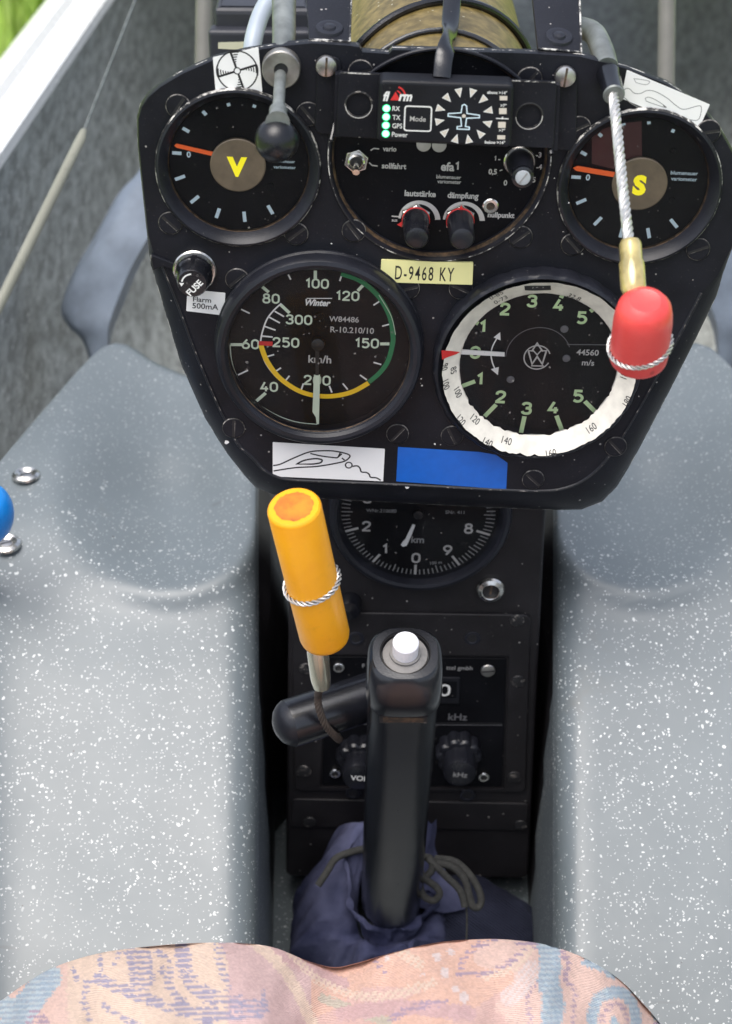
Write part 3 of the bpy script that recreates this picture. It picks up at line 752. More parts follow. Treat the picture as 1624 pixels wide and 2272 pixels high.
for (x, y), a in zip(SCR, ANG):
    p = PANEL.uv(x, y, .5); m = MB(); M2 = Tm(p[0]-pu, p[1]-pv, .02)
    m.lathe([(4.55, 0), (4.5, .45), (4.15, .75), (0, .85)], 'panel_black', M2, 32); m.lathe([(4.58, .05), (4.55, .5), (4.30, .72)], 'worn_rim', M2 @ Tm(0, 0, .03), 32)
    m.line([(-4.0*cos(a), -4.0*sin(a)), (4.0*cos(a), 4.0*sin(a))], .95, .90, 'print_black', M2); m.line([(-3.9*cos(a)+.55*sin(a), -3.9*sin(a)-.55*cos(a)), (3.9*cos(a)+.55*sin(a), 3.9*sin(a)-.55*cos(a))], .22, .91, 'worn_rim', M2)
    m.build('screw', pan)
b = MB(); P_ = [PANEL.uv(x, y, .6) for x, y in ((334, 563), (352, 570), (398, 588), (396, 602), (358, 590), (340, 600), (334, 588))]
b.prism(rpoly([(p[0]-pu, p[1]-pv) for p in P_][::-1], .8), -4, 1.1, 'panel_black', .5); b.tube(cr([(PANEL.uv(x, y, 1)[0]-pu, PANEL.uv(x, y, 1)[1]-pv, 1.05) for x, y in ((335, 566), (337, 580), (341, 598))], 4), .35, 'worn_edge', 8); b.build('edge_lip', pan)
# electric dials V and S
def edial(name, M_, u, v, label, letter, crop, hub, hubr, ticks, zero, needle, words, red=None, dots=()):
    o = thing(name, label, 'gauge', M_, 'electric gauges at the top corners of the panel')
    R = 30.6
    b = MB(); b.lathe([(R, .05), (R, 1.6), (R-.5, 2.2), (R-1.2, 2.4), (R-3.8, -.2), (R-4.7, -3.4)], 'bezel_black', seg=96)
    b.lathe([(R+.05, .3), (R+.03, 1.5), (R-.35, 2.15)], 'worn_edge', Tm(0, 0, .06), 96); b.lathe([(R-4.7, -3.3), (R-4.35, -2.1)], 'rust_edge', Tm(0, 0, .05), 72); b.build('bezel', o)
    S = Surf(PANEL, u, v, -3.6, *crop); b = MB(); b.disc(R-4.6, -3.6, 'dial_black', seg=72)
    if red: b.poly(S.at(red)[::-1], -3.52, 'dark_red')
    for a, c_ in ticks: bar(b, S, a, c_, 20*.4926/crop[2], 'tick_blue')
    S.txt(b, '0', *zero, 34*.4926/crop[2], 'tick_blue', bold=.03)
    for wd in words: S.txt(b, *wd, 'tick_blue', bold=.015, wx=1.05)
    for d in dots: p = S(*d); b.lathe([(1.2, 0), (1.0, .4), (0, .5)], 'dial_black', Tm(p[0], p[1], -3.6), 16)
    b.build('dial', o)
    S3 = Surf(PANEL, u, v, -2.6, *crop); b = MB(); b.prism(S3.at(needle), -2.9, -2.4, 'orange_needle', .1); b.build('pointer', o)
    h = S3(*hub); hr = S3.wd(*hub, hubr*2)/2; b = MB(); b.lathe([(hr, -3.5), (hr, -2.1), (hr-.4, -1.85), (0, -1.85)], 'olive_disc', Tm(*h, 0), 56); b.build('hub_disc', o)
    S4 = Surf(PANEL, u, v, -1.8, *crop)
    b = MB(); S4.txt(b, *letter, 'yellow_letter', dz=.02, bold=.06, wx=1.0); b.build('letter', o)
    b = MB(); b.disc(R-4.6, -2.3, 'dial_glass', seg=72); b.build('glass', o)
    return o
edial('variometer', vM, vu, vv, 'round gauge marked with a yellow V, black knob hanging over it', ('V', 654, 947, 112), (340, 0, .4926), (660, 936), 158,
      [((287, 866), (340, 870)), ((303, 1018), (360, 998)), ((392, 1150), (438, 1112)), ((537, 1236), (555, 1182)), ((700, 1258), (694, 1200)), ((858, 1214), (830, 1165)), ((346, 726), (384, 748)), ((460, 630), (480, 652)), ((604, 584), (610, 602)), ((756, 594), (750, 610))],
      (381, 876), [(298, 826), (312, 815), (520, 862), (518, 886), (312, 838)], [('blumenauer', 925, 915, 16), ('variometer', 925, 948, 18)], None, [(845, 1052)])
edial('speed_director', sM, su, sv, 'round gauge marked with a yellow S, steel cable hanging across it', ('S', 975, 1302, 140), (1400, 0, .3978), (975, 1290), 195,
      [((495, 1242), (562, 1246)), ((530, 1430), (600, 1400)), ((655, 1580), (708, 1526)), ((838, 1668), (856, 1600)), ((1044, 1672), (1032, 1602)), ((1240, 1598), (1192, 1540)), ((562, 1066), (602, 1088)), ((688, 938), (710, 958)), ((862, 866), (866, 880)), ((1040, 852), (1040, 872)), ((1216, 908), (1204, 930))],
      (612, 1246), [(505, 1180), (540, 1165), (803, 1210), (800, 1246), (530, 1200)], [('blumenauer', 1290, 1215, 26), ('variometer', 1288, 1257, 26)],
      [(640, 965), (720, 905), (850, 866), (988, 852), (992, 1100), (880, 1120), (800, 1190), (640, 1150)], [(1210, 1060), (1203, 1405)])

# efa1 audio unit
K1 = (880, 0, .4433)
efa = thing('vario_control_unit', 'black round control unit with knobs and white lettering, behind the collision warner', 'control unit', eM)
b = MB(); b.lathe([(41.4, .05), (41.4, .9), (41.0, 1.2), (40.4, 1.2), (39.4, -.2), (38.6, -3.0)], 'bezel_black', seg=120); b.arc(40.8, 41.15, 165, 385, 1.3, 'worn_edge', n=100)
b.lathe([(39.6, .1), (39.3, -.4), (38.7, -2.8)], 'rust_edge', Tm(0, 0, .06), 120); b.build('rim', efa)
S = Surf(PANEL, eu, ev, -3.0, *K1); b = MB(); b.disc(38.8, -3.0, 'dial_black', seg=96)
for a in (('vario', 472, 938, 32), ('sollfahrt', 500, 1046, 36), ('efa', 838, 1050, 56), ('lautstärke', 665, 1220, 38), ('dämpfung', 935, 1232, 38), ('nullpunkt', 1175, 1355, 34), ('blumenauer', 845, 1115, 24), ('variometer', 848, 1145, 24), ('aus', 503, 1386, 20), ('-', 1163, 1000, 34), ('0,5', 1122, 1082, 34), ('0', 1202, 1152, 34), ('-3', 1412, 976, 34), ('-4', 1415, 1052, 34), ('5', 1382, 1133, 34)):
    st_ = a[0]; S.txt(b, *a, 'print_grey', bold=.03 if a[3] > 30 else .012, wx=.92)
S.dig(b, '1', 898, 1046, 54, 'print_grey'); S.dig(b, '1', 1138, 998, 32, 'print_grey'); b.line(S.at([(352, 948), (372, 935), (405, 938)]), .45, -2.85, 'print_grey'); b.line(S.at([(342, 1024), (362, 1042), (396, 1046)]), .45, -2.85, 'print_grey'); b.line(S.at([(1165, 1076), (1182, 1070)]), .4, -2.85, 'print_grey')
for (x, y) in ((650, 1388), (930, 1395)):
    p = S(x, y); b.arc(6.5, (lambda t: 8.5-1.1*t), 4, 176, -2.85, 'print_grey', x=p[0], y=p[1])
b.line(S.at([(485, 1362), (532, 1366)]), .5, -2.84, 'print_grey'); b.poly(S.at([(518, 1416), (548, 1396), (550, 1432)])[::-1], -2.84, 'red_mark')
b.build('faceplate', efa)
for (x, y) in ((685, 938), (782, 942)):
    p = S(x, y); m = MB(); m.lathe([(2.7, 0), (2.7, .8), (2.0, 1.3), (0, 1.5)], 'print_grey', Tm(p[0], p[1]+1.9, -3), 28); m.build('indicator_lamp', efa)
p = S(262, 1005); m = MB()
m.prism([(4.8*cos(rad(60*i+20)), 4.8*sin(rad(60*i+20))) for i in range(6)], 0, 2.2, 'chrome', .5, M=Tm(p[0], p[1], -2.9)); m.lathe([(3.2, 2.2), (3.2, 3.4), (2.6, 3.9), (2.1, 3.4)], 'chrome', Tm(p[0], p[1], -2.9), 28); m.disc(2.2, 3.3, 'print_black', Tm(p[0], p[1], -2.9), 20)
q = m.build('toggle_switch', efa); m = MB(); m.tube([(p[0], p[1], .2), (p[0], p[1]-1.0, 4.0), (p[0], p[1]-1.6, 6.0)], [.9, 1.1, 1.3], 'chrome', 14); m.build('lever', q)
p = S(1108, 1297); m = MB(); m.lathe([(3.0, 0), (3.0, .5), (2.6, .8), (1.6, .7), (1.4, .2)], 'chrome', Tm(p[0], p[1], -2.95), 28); m.disc(1.5, -2.6, 'rust_edge', Tm(p[0], p[1], 0), 16); m.build('trim_bush', efa)
for (x, y, lab, redc) in ((636, 1372, 'black fluted knob with a red pointer to the left', 0), (915, 1378, 'black fluted knob with a red pointer upward', 1)):
    p = S(x, y); B = Tm(p[0], p[1], -2.95); m = MB()
    m.prism([(6.0*cos(rad(60*i+30)), 6.0*sin(rad(60*i+30))) for i in range(6)], 0, 2.6, 'chrome', .8, M=B)
    m.lathe([(5.3, 2.4), (5.3, 3.3), (4.9, 3.5)], 'red_mark', B, 40)
    if redc: m.prism([(-1.0, 4.9), (1.0, 4.9), (0, 6.6)], 2.7, 3.6, 'red_mark', M=B)
    m.lathe([(5.1, 3.4), (4.9, 12), (4.6, 18.0), (4.0, 19.3), (2.9, 19.8), (0, 19.9)], 'knob_black', B, 72, lambda t, r, z: 1+.10*(abs(cos(6*t))-1) if 5 < z < 17 else 1)
    m.build('fluted_knob', efa)
p = S(1290, 1010); B = Tm(p[0], p[1], -2.95); m = MB(); m.lathe([(5.9, 0), (5.9, 1.6), (5.5, 2.0), (5.0, 2.0)], 'chrome', B, 48)
m.lathe([(5.2, 1.8), (4.0, 16), (3.9, 16.8), (3.6, 17.0)], 'knob_black', B, 72, lambda t, r, z: 1+.09*(abs(cos(6*t))-1) if 2 < z < 12 else 1); m.lathe([(4.1, 15.6), (4.0, 17.2), (2.9, 17.5)], 'plastic_black', B, 40)
m.build('selector_knob', efa); m = MB(); screw_mesh(m, 2.8, 1.2, 'cap_grey', 1.0, B @ Tm(0, 0, 17.0), 'print_dim'); m.build('cap', efa)
# olive case behind the panel
m = MB(); m.lathe([(38.5, -3), (39.5, -6), (39.5, -150), (36, -154), (0, -154)], 'case_olive', seg=80); m.build('case', efa)
# cable ties over the case
o = thing('case_wire', 'thin black wire arched over the olive instrument case', 'wire', eM)
b = MB(); b.tube([(40.6*cos(rad(a)), 40.6*sin(rad(a)), 12-34*sin(rad(a))) for a in range(8, 173, 6)], 1.0, 'plastic_black', 10)
b.tube([(41.0*cos(rad(a)), 41.0*sin(rad(a)), -58-18*cos(rad(a))) for a in range(20, 176, 6)], 1.6, 'plastic_black', 10)
q = b.build('strand', o)

# mounting bracket for the collision warner
bu, bv, bM = on(PANEL, 990, 245, 8)
brk = thing('display_bracket', 'black sheet metal bracket holding the collision warner across the panel top', 'bracket', bM)
S = Surf(PANEL, bu, bv, 8, 0, 0, 1.26)
out = S.at([(752, 160), (1236, 182), (1228, 330), (746, 303)])[::-1]
h1, h2 = S(796, 233), S(1174, 258); hr = 4.7
b = MB(); b.prism(rpoly(out, 1.6), 6.6, 8, 'panel_black', .3, holes=[circ(*h1, hr, 40), circ(*h2, hr, 40)])
for h in (h1, h2): b.lathe([(hr+.5, 8.02), (hr+.05, 8.12), (hr-.25, 8.0), (hr-.25, 6.6)], 'worn_screw', Tm(*h, 0), 40); b.arc(hr-.1, hr+.22, 185, 365, 8.14, 'print_grey', x=h[0], y=h[1])  # pale arc paints the lit lower edge of each hole
b.line([out[2], out[3]] if 0 else S.at([(756, 161), (1232, 183)]), .5, 8.03, 'worn_edge'); b.build('strip', brk)
for pts, web in ((((704, 128), (756, 126), (760, 300), (698, 296)), ((744, 162), (760, 162), (756, 302), (740, 300))), (((1232, 150), (1282, 152), (1278, 336), (1226, 332)), ((1226, 184), (1242, 186), (1236, 331), (1220, 329)))):
    s1 = Surf(PANEL, bu, bv, 1.4, 0, 0, 1.26); b = MB(); b.prism(rpoly(s1.at(pts)[::-1], 3), .1, 1.5, 'panel_black', .4)
    s2 = Surf(PANEL, bu, bv, 5, 0, 0, 1.26); b.prism(s2.at(web)[::-1], 1.4, 6.7, 'panel_black'); b.build('tab', brk)
for (x, y, a) in ((724, 146, 1.55), (1254, 169, 1.5)):
    p = Surf(PANEL, bu, bv, 2, 0, 0, 1.26)(x, y); m = MB(); screw_mesh(m, 3.9, 2.0, 'steel', a, Tm(p[0], p[1], 1.5), 'rust_edge', 2.5); m.build('mounting_screw', brk)

# collision warner display
fu, fv, fM = on(PANEL, 988, 250, 17)
fl = thing('collision_warner', 'small black traffic warning display with four green lights and a ring of arrows', 'warning display', fM)
S = Surf(PANEL, fu, fv, 17, *K1)
b = MB(); q = S.at([(408, 505), (1258, 535), (1238, 935), (390, 895)])[::-1]; b.prism(rpoly(q, 2.2, 5), 8.05, 17, 'flarm_black', 1.3)
Z = 17.08
for a in (('RX', 513, 684, 30), ('TX', 515, 740, 30), ('GPS', 520, 793, 30), ('Power', 536, 848, 30)): S.txt(b, *a, 'white', wx=.85, bold=.008)
S.txt(b, 'Mode', 650, 749, 32, 'print_grey', wx=.95); S.txt(b, 'fl', 452, 606, 62, 'white', shear=.25, bold=.04, wx=.85); S.txt(b, 'rm', 572, 606, 62, 'white', shear=.25, bold=.04, wx=.85)
b.poly(S.at([(476, 632), (540, 632), (510, 578)])[::-1], Z, 'red_mark'); 
for k, (r, wdt) in enumerate(((40, 9), (66, 11))): b.line(S.at([(505+r*cos(rad(a)), 610-r*sin(rad(a))) for a in range(10, 80, 10)]), S.wd(500, 600, wdt), Z, 'red_mark')
b.line(rpoly(S.at([(570, 668), (737, 674), (731, 828), (563, 822)])[::-1], 1.0), .5, Z, 'white', closed=True)
c0 = S(940, 731)
for k in range(12):
    a = rad(15+30*k); rx0, rx1 = 6.9, 10.3
    tip = (c0[0]+rx0*cos(a), c0[1]+rx0*sin(a)); e = rad(7.8)
    p1 = (c0[0]+rx1*cos(a-e), c0[1]+rx1*sin(a-e)); p2 = (c0[0]+rx1*cos(a+e), c0[1]+rx1*sin(a+e)); b.poly([tip, p1, p2], Z, 'white'); b.poly([((tip[0]*.80+p1[0]*.10+p2[0]*.10), (tip[1]*.80+p1[1]*.10+p2[1]*.10)), ((p1[0]*.82+p2[0]*.10+tip[0]*.08), (p1[1]*.82+p2[1]*.10+tip[1]*.08)), ((p2[0]*.82+p1[0]*.10+tip[0]*.08), (p2[1]*.82+p1[1]*.10+tip[1]*.08))], Z+.04, 'led_off')
pl = [(930, 664), (945, 658), (957, 668), (960, 715), (1038, 726), (1038, 742), (957, 745), (950, 797), (974, 801), (974, 816), (897, 813), (898, 798), (925, 795), (920, 742), (840, 732), (842, 716), (922, 711)]
b.line(S.at(pl), .42, Z, 'tick_blue', closed=True); b.disc(.7, Z, 'led_off', x=c0[0], y=c0[1], seg=12)
for (x, y, w2, h2_) in ((1190, 618, 48, 28), (1186, 700, 48, 38), (1180, 787, 48, 38), (1176, 865, 50, 26)): b.poly(S.at([(x-w2/2, y-h2_/2), (x+w2/2, y-h2_/2+1), (x+w2/2-1, y+h2_/2), (x-w2/2, y+h2_/2)])[::-1], Z, 'led_off')
for a in (('above >14°', 1150, 583, 20), ('>7°', 1189, 665, 20), ('>7°', 1180, 822, 20), ('below >14°', 1136, 897, 20)): S.txt(b, *a, 'white', wx=.95, bold=.02)
b.line(S.at([(1143, 746), (1222, 749)]), .35, Z, 'white'); b.line(S.at([(1184, 736), (1182, 752)]), .5, Z+.02, 'white')
b.build('housing', fl)
for (x, y) in ((452, 683), (450, 737), (448, 790), (447, 843)):
    p = S(x, y); m = MB(); m.disc(1.5, Z, 'led_halo', x=p[0], y=p[1], seg=24); m.lathe([(1.2, 17.0), (1.15, 17.2), (.7, 17.4), (0, 17.5)], 'led_green', Tm(p[0], p[1], 0), 24); m.build('status_light', fl)
# ribbon lead
o = thing('display_lead', 'flat black cable with pale lettering running over the panel top to the warning display', 'cable', fM)
pts = [(1006, -60, -40), (1003, 0, -30), (998, 60, -14), (990, 105, 4), (984, 135, 9), (980, 172, 12)]
path = []
for (x, y, w_) in pts:
    u, v = PANEL.uv(x, y, w_); path.append(V3((u-fu, v-fv, w_)))
path = cr(path, 8); b = MB(); rows = []
for i, p in enumerate(path):
    t = (path[min(i+1, len(path)-1)]-path[max(i-1, 0)]).normalized(); sd_ = t.cross(V3((0, 0, 1))); sd_ = V3((-1, 0, 0)) if sd_.length < .05 else sd_.normalized(); nn = sd_.cross(t)
    rows.append([p+sd_*3.3*cos(a)*(1 if abs(cos(a)) < .8 else 1)+nn*1.3*sin(a) for a in [2*pi*j/16 for j in range(17)]])
b.grid(rows, 'plastic_black')
b.build('sheath', o)
b = MB(); from_t = [(.30, '60°C 70'), (.66, 'E13440'), (.93, 'VM')]
for t0, tx in from_t:
    i = int(t0*(len(path)-1)); p = path[i]; t = (path[i+1]-path[i-1]).normalized(); sx_ = V3((1, 0, 0)); sx_ = (sx_-t*sx_.dot(t)).normalized(); nn = sx_.cross(t)
    M2 = MX((t, nn.cross(t), nn)).transposed().to_4x4(); M2.translation = p+nn*1.42; b.text(tx, (0, 0), 2.2, 0, 'tick_blue', M=M2, bold=.0)
b.build('lettering', o)

# airspeed indicator
auv = on(PANEL, 708, 779, 4); asi = thing('airspeed_indicator', 'large airspeed dial in km/h with green and yellow arcs', 'airspeed gauge', auv[2]); U, Vv = auv[0], auv[1]
R = 40.4
b = MB(); b.lathe([(R+.6, .05), (R+.6, 1.2), (R, 2.0), (R-.2, 6.4), (R-1.0, 7.6), (R-2.4, 8.2), (R-3.8, 7.8), (R-4.8, 6.4), (R-4.7, 5.6), (R-5.0, 5.2), (R-5.2, 4.6), (R-5.3, .2)], 'bezel_black', seg=120)
b.lathe([(R-5.0, 5.3), (R-5.15, 4.7)], 'rust_edge', Tm(0, 0, .06), 96); b.lathe([(R+.62, .9), (R+.3, 1.6)], 'worn_screw', Tm(0, 0, .05), 96); b.build('bezel', asi)
KA = (380, 660, .505); S = Surf(PANEL, U, Vv, .3, *KA); b = MB(); b.disc(R-5.25, .3, 'dial_black', seg=80)
c0 = S(1005, 597)
for a in (('100', 1003, 262, 56), ('120', 1172, 330, 56), ('80', 748, 345, 56), ('60', 634, 597, 56), ('40', 737, 833, 56), ('150', 1279, 592, 56), ('300', 902, 462, 56), ('250', 830, 588, 56), ('200', 1003, 797, 56)): S.dig(b, *a, 'lume')
S.txt(b, 'Winter', 1008, 368, 36, 'white', shear=.3, bold=.04, wx=.9); b.line(S.at([(945, 344), (1086, 344)]), .35, .46, 'white')
S.txt(b, 'W84486', 1152, 460, 30, 'print_grey', bold=.015); S.txt(b, 'R-10.210/10', 1197, 520, 32, 'print_grey', bold=.015); S.txt(b, 'km/h', 1018, 681, 42, 'print_grey', bold=.02)
def bars(b, S, L, wpx, mat):
    for a, c_ in L: bar(b, S, a, c_, wpx, mat)
bars(b, S, [((993, 190), (993, 238)), ((1260, 268), (1228, 302)), ((1403, 596), (1352, 596)), ((524, 600), (588, 600)), ((700, 280), (735, 310)), ((667, 912), (718, 868)), ((800, 378), (850, 425))], 18, 'lume')
bars(b, S, [((843, 212), (857, 240)), ((1140, 212), (1128, 248)), ((1348, 360), (1315, 382)), ((1403, 487), (1363, 498)), ((1358, 710), (1315, 698)), ((1278, 795), (1240, 768)), ((582, 404), (630, 427)), ((565, 768), (620, 742)), ((1085, 865), (1070, 828)), ((1172, 848), (1145, 815)), ((915, 850), (927, 815)),
            ((825, 803), (850, 772)), ((770, 750), (803, 728)), ((720, 668), (765, 655)), ((693, 552), (757, 558)), ((708, 497), (773, 520)), ((738, 448), (797, 480)), ((768, 415), (820, 445))], 9, 'white')
def curve(pts): return S.at([(p.x, p.y) for p in cr([(x, y, 0) for x, y in pts], 8)])
b.line(curve([(1135, 208), (1240, 246), (1340, 330), (1403, 440), (1422, 545), (1420, 600), (1395, 690), (1350, 755), (1288, 808)]), 1.9, .47, 'green_arc')
b.line(curve([(1288, 812), (1200, 860), (1105, 883), (1010, 884), (925, 865), (850, 826), (780, 768), (725, 690), (697, 620), (693, 596)]), 2.0, .48, 'yellow_arc')
b.line(curve([(690, 580), (700, 530), (725, 460), (765, 408), (805, 372)]), .6, .49, 'white'); b.line(curve([(1012, 893), (920, 874), (840, 832), (770, 775), (712, 695), (685, 605)]), .22, .46, 'white')
b.line(curve([(522, 600), (530, 690), (560, 780), (610, 860), (680, 930), (780, 990), (890, 1028), (1003, 1041)]), .38, .46, 'lume')
b.line(S.at([(680, 592), (757, 595)]), 1.9, .52, 'red_paint'); b.line(curve([(1345, 325), (1412, 440), (1437, 545)]), .25, .5, 'lume')
for d in ((1015, 445),): p = S(*d); b.lathe([(1.8, 0), (1.6, .5), (0, .7)], 'dial_black', Tm(p[0], p[1], .3), 20)
b.build('dial', asi)
S3 = Surf(PANEL, U, Vv, 2.0, *KA); b = MB(); b.prism(S3.at([(985, 768), (1019, 768), (1013, 1040), (1000, 1041), (996, 1003), (977, 972)])[::-1], 1.8, 2.1, 'lume')
b.prism(S3.at([(992, 600), (1016, 600), (1012, 770), (994, 770)])[::-1], 1.8, 2.1, 'print_black'); p = S3(1006, 600); b.lathe([(2.6, .4), (2.6, 2.5), (1.2, 3.0), (0, 3.1)], 'print_black', Tm(p[0], p[1], 0), 24); b.build('needle', asi)
b = MB(); b.disc(R-5.2, 4.4, 'dial_glass', seg=80); b.build('glass', asi)

# mechanical variometer with speed ring
wuv = on(PANEL, 1200, 820, 7); wv_ = thing('ring_variometer', 'climb rate dial with a chipped white speed ring around it', 'variometer', wuv[2]); U, Vv = wuv[0], wuv[1]
R = 40.8
b = MB(); b.lathe([(R+.2, .05), (R+.2, 3), (R, 6.4), (R-.6, 7.4), (R-1.8, 7.9), (R-2.0, 7.7), (R-6, .9), (R-7.0, .6)], 'bezel_black', seg=192, scallop=lambda t, r, z: 1-.012*(.5+.5*cos(26*t))**3 if r > R-.8 else 1, M=Tm(-1.2, -.4, -.5)); b.build('bezel', wv_)
KW = (1040, 700, .6195); rc = Surf(PANEL, U, Vv, 8.1, *KW)(757, 548); R0, R1, Z0, Z1 = 30.9, 38.0, 2.6, 8.1
def zc(r): return Z0+(Z1-Z0)*(r-R0)/(R1-R0)
def cone(x, y):
    w_ = 5
    for _ in range(8):
        p = Surf(PANEL, U, Vv, w_, *KW)(x, y); w_ = zc(hypot(p[0]-rc[0], p[1]-rc[1]))
    return p
rng = random.Random(3)
b = MB(); N = 160; ro_ = []; rin = []
for i in range(N):
    a = 2*pi*i/N; bott = max(0, -sin(a)); ro_.append((38.0+rng.uniform(-.15, .10)-(rng.uniform(.2, .7)*bott if rng.random() < .25 else 0)+.12*sin(26*a), a)); rin.append((R0+rng.uniform(0, .15)+(rng.uniform(0, .8) if bott > .3 and rng.random() < .6 else 0), a))
for i in range(N):
    j = (i+1) % N; b.add([(r*cos(a)+rc[0], r*sin(a)+rc[1], zc(r)) for r, a in (rin[i], ro_[i], ro_[j], rin[j])], [[0, 1, 2, 3]], 'ring_cream')
t = MB()
t.poly([cone(*p) for p in [(313, 450), (355, 453), (398, 458), (380, 468), (345, 480), (316, 493)]][::-1], .12, 'red_paint')
lp = [cone(*p) for p in ((687, 160), (726, 159), (766, 159), (806, 158), (808, 178), (768, 180), (728, 181), (690, 180))]
t.poly(lp[::-1], .12, 'print_black'); t.text('LS-1', cone(748, 169), 1.5, .26, 'print_grey', bold=.02, sp=1.3)
for (tx, x, y, inv) in (('90', 329, 525, 0), ('85', 368, 540, 0), ('100', 335, 605, 0), ('100', 388, 640, 0), ('120', 402, 766, 0), ('120', 466, 762, 0), ('140', 522, 866, 0), ('140', 608, 858, 0), ('160', 808, 914, 0), ('160', 990, 800, 0), ('180', 1152, 680, 0), ('185', 1137, 556, 0), ('32,8', 913, 210, 1), ('0-85', 560, 202, 1), ('0-73', 580, 222, 1)):
    p = cone(x, y); f = math.degrees(atan2(p[1]-rc[1], p[0]-rc[0])); t.text(tx, p, 2.3, .14, 'print_black', rot=f-90 if inv else f+90, bold=.0, wx=.95)
for v_ in t.v: v_.z += zc(hypot(v_.x-rc[0], v_.y-rc[1]))
for m_ in t.mats:
    b.add(t.v, [f for f, q in zip(t.f, t.mi) if t.mats[q] == m_], m_)
b.build('speed_ring', wv_)
S = Surf(PANEL, U, Vv, .4, *KW); b = MB(); b.disc(R-9.9, .4, 'dial_black', seg=80)
for a in (('3', 722, 228, 58), ('2', 600, 264, 58), ('1', 500, 343, 58), ('0', 466, 460, 58), ('1', 487, 580, 58), ('2', 580, 660, 58), ('3', 697, 712, 58), ('4', 818, 708, 58), ('5', 930, 657, 58), ('5', 947, 303, 58), ('4', 842, 245, 58)): S.dig(b, *a, 'lume_green', wt=.20)
bars(b, S, [((465, 590), (405, 612)), ((560, 695), (508, 748)), ((688, 748), (672, 822)), ((832, 745), (858, 815)), ((960, 680), (1015, 735)), ((985, 275), (1000, 262)), ((480, 330), (462, 322)), ((590, 238), (582, 226)), ((852, 214), (858, 202))], 20, 'lume_green')
b.line(curve([(570, 385), (545, 430), (537, 467), (543, 505), (558, 542)]), .5, .56, 'white')
for tri in ([(578, 368), (580, 405), (548, 392)], [(568, 562), (572, 525), (536, 535)]): b.poly(S.at(tri), .58, 'white') if area2(S.at(tri)) > 0 else b.poly(S.at(tri)[::-1], .58, 'white')
lc = S(745, 482); b.arc(4.9, 5.4, 20, 335, .56, 'print_grey', x=lc[0], y=lc[1]); b.line(S.at([(706, 455), (722, 512), (745, 478), (768, 512), (786, 455)]), .7, .56, 'print_grey'); b.line(S.at([(720, 455), (745, 418), (770, 455)]), .6, .57, 'print_grey'); b.line(S.at([(718, 520), (775, 521)]), .5, .57, 'print_grey'); b.line(S.at([(703, 452), (728, 452), (745, 470), (762, 452), (790, 452)]), .5, .575, 'print_grey')
S.txt(b, '44560', 973, 460, 26, 'print_grey', bold=.02); S.txt(b, 'm/s', 975, 506, 26, 'print_grey', bold=.02)
cc = S(750, 480); b.arc(12.6, 12.9, 22, 182, .52, 'print_faint', x=cc[0], y=cc[1]); b.line(S.at([(880, 424), (1090, 426)]), .35, .52, 'print_faint')
for d in ((868, 355), (877, 487), (625, 582)): p = S(*d); b.lathe([(1.6, 0), (1.4, .35), (0, .5)], 'print_faint', Tm(p[0], p[1], .4), 18)
b.build('dial', wv_)
S3 = Surf(PANEL, U, Vv, 2.2, *KW); b = MB(); b.prism(S3.at([(396, 452), (400, 446), (598, 460), (598, 478), (400, 468)])[::-1], 2.0, 2.4, 'white'); b.build('needle', wv_)
b = MB(); b.disc(R-8.0, 2.9, 'dial_glass', seg=80); b.build('glass', wv_)

# fuse holder
u, v, M_ = on(PANEL, 432, 600, 1); fz = thing('fuse_holder', 'black screw fuse cap lettered FUSE in a chrome ring at the left panel edge', 'fuse holder', M_)
b = MB(); b.lathe([(8.3, .05), (8.3, 1.4), (7.8, 2.0), (7.0, 2.0), (6.7, 1.2)], 'chrome', seg=48); b.build('ring', fz)
b = MB(); b.lathe([(7.2, .5), (7.2, 5.5), (6.2, 7.0), (5.9, 12), (5.3, 12.9), (0, 13.0)], 'plastic_black', seg=72, scallop=lambda t, r, z: 1+.03*(abs(cos(15*t))-1) if 5 < z < 12.5 else 1)
b.text('FUSE', (.9, -1.6), 2.6, 13.08, 'white', rot=48, bold=.03); b.arc(3.6, 4.2, 95, 170, 13.08, 'white'); b.poly([(-4.9, .2), (-3.0, .2), (-4.0, -1.3)][::-1], 13.08, 'white'); b.build('cap', fz)

# stickers
def sticker(name, quad, label, mat, art=None, cat='sticker', kk=None, rr=.4, z=.18):
    cx_ = sum(p[0] for p in quad)/len(quad); cy_ = sum(p[1] for p in quad)/len(quad); u, v, M_ = on(PANEL, cx_, cy_, 0)
    S = Surf(PANEL, u, v, z, *(kk or (0, 0, 1.26))); S0 = Surf(PANEL, u, v, z, 0, 0, 1.26); b = MB(); q = S0.at(quad)
    if area2(q) < 0: q = q[::-1]
    b.prism(rpoly(q, rr), .02, z, mat)
    if art: art(b, S)
    o = b.build(name); o.matrix_world = M_; return tag(o, label, cat)
KV = (340, 0, .4926)
def fan(b, S):
    c = S(656, 402); R = S.wd(656, 402, 230)/2; b.line(circ(*c, R, 48), .5, .22, 'print_black', closed=True); b.line(circ(*c, R*.16, 20), .4, .22, 'print_black', closed=True)
    for k in range(4):
        a0 = 18+90*k+2
        b.line([(c[0]+r*cos(rad(a0)), c[1]+r*sin(rad(a0))) for r in (R*.17, R*1.0)], .75, .22, 'print_black')
        for r in (.34, .46, .58, .70, .82, .94): b.arc(R*r-.2, R*r+.2, a0-4-22*r, a0, .22, 'print_black', x=c[0], y=c[1], n=8)
        b.arc(R*.98, R*1.05, a0-32, a0, .23, 'print_black', x=c[0], y=c[1], n=10)
sticker('ventilation_sticker', [(472, 127), (573, 105), (582, 203), (479, 211)], 'white square sticker with a four bladed fan symbol beside the ventilation pull', 'sticker_white', fan, kk=KV)
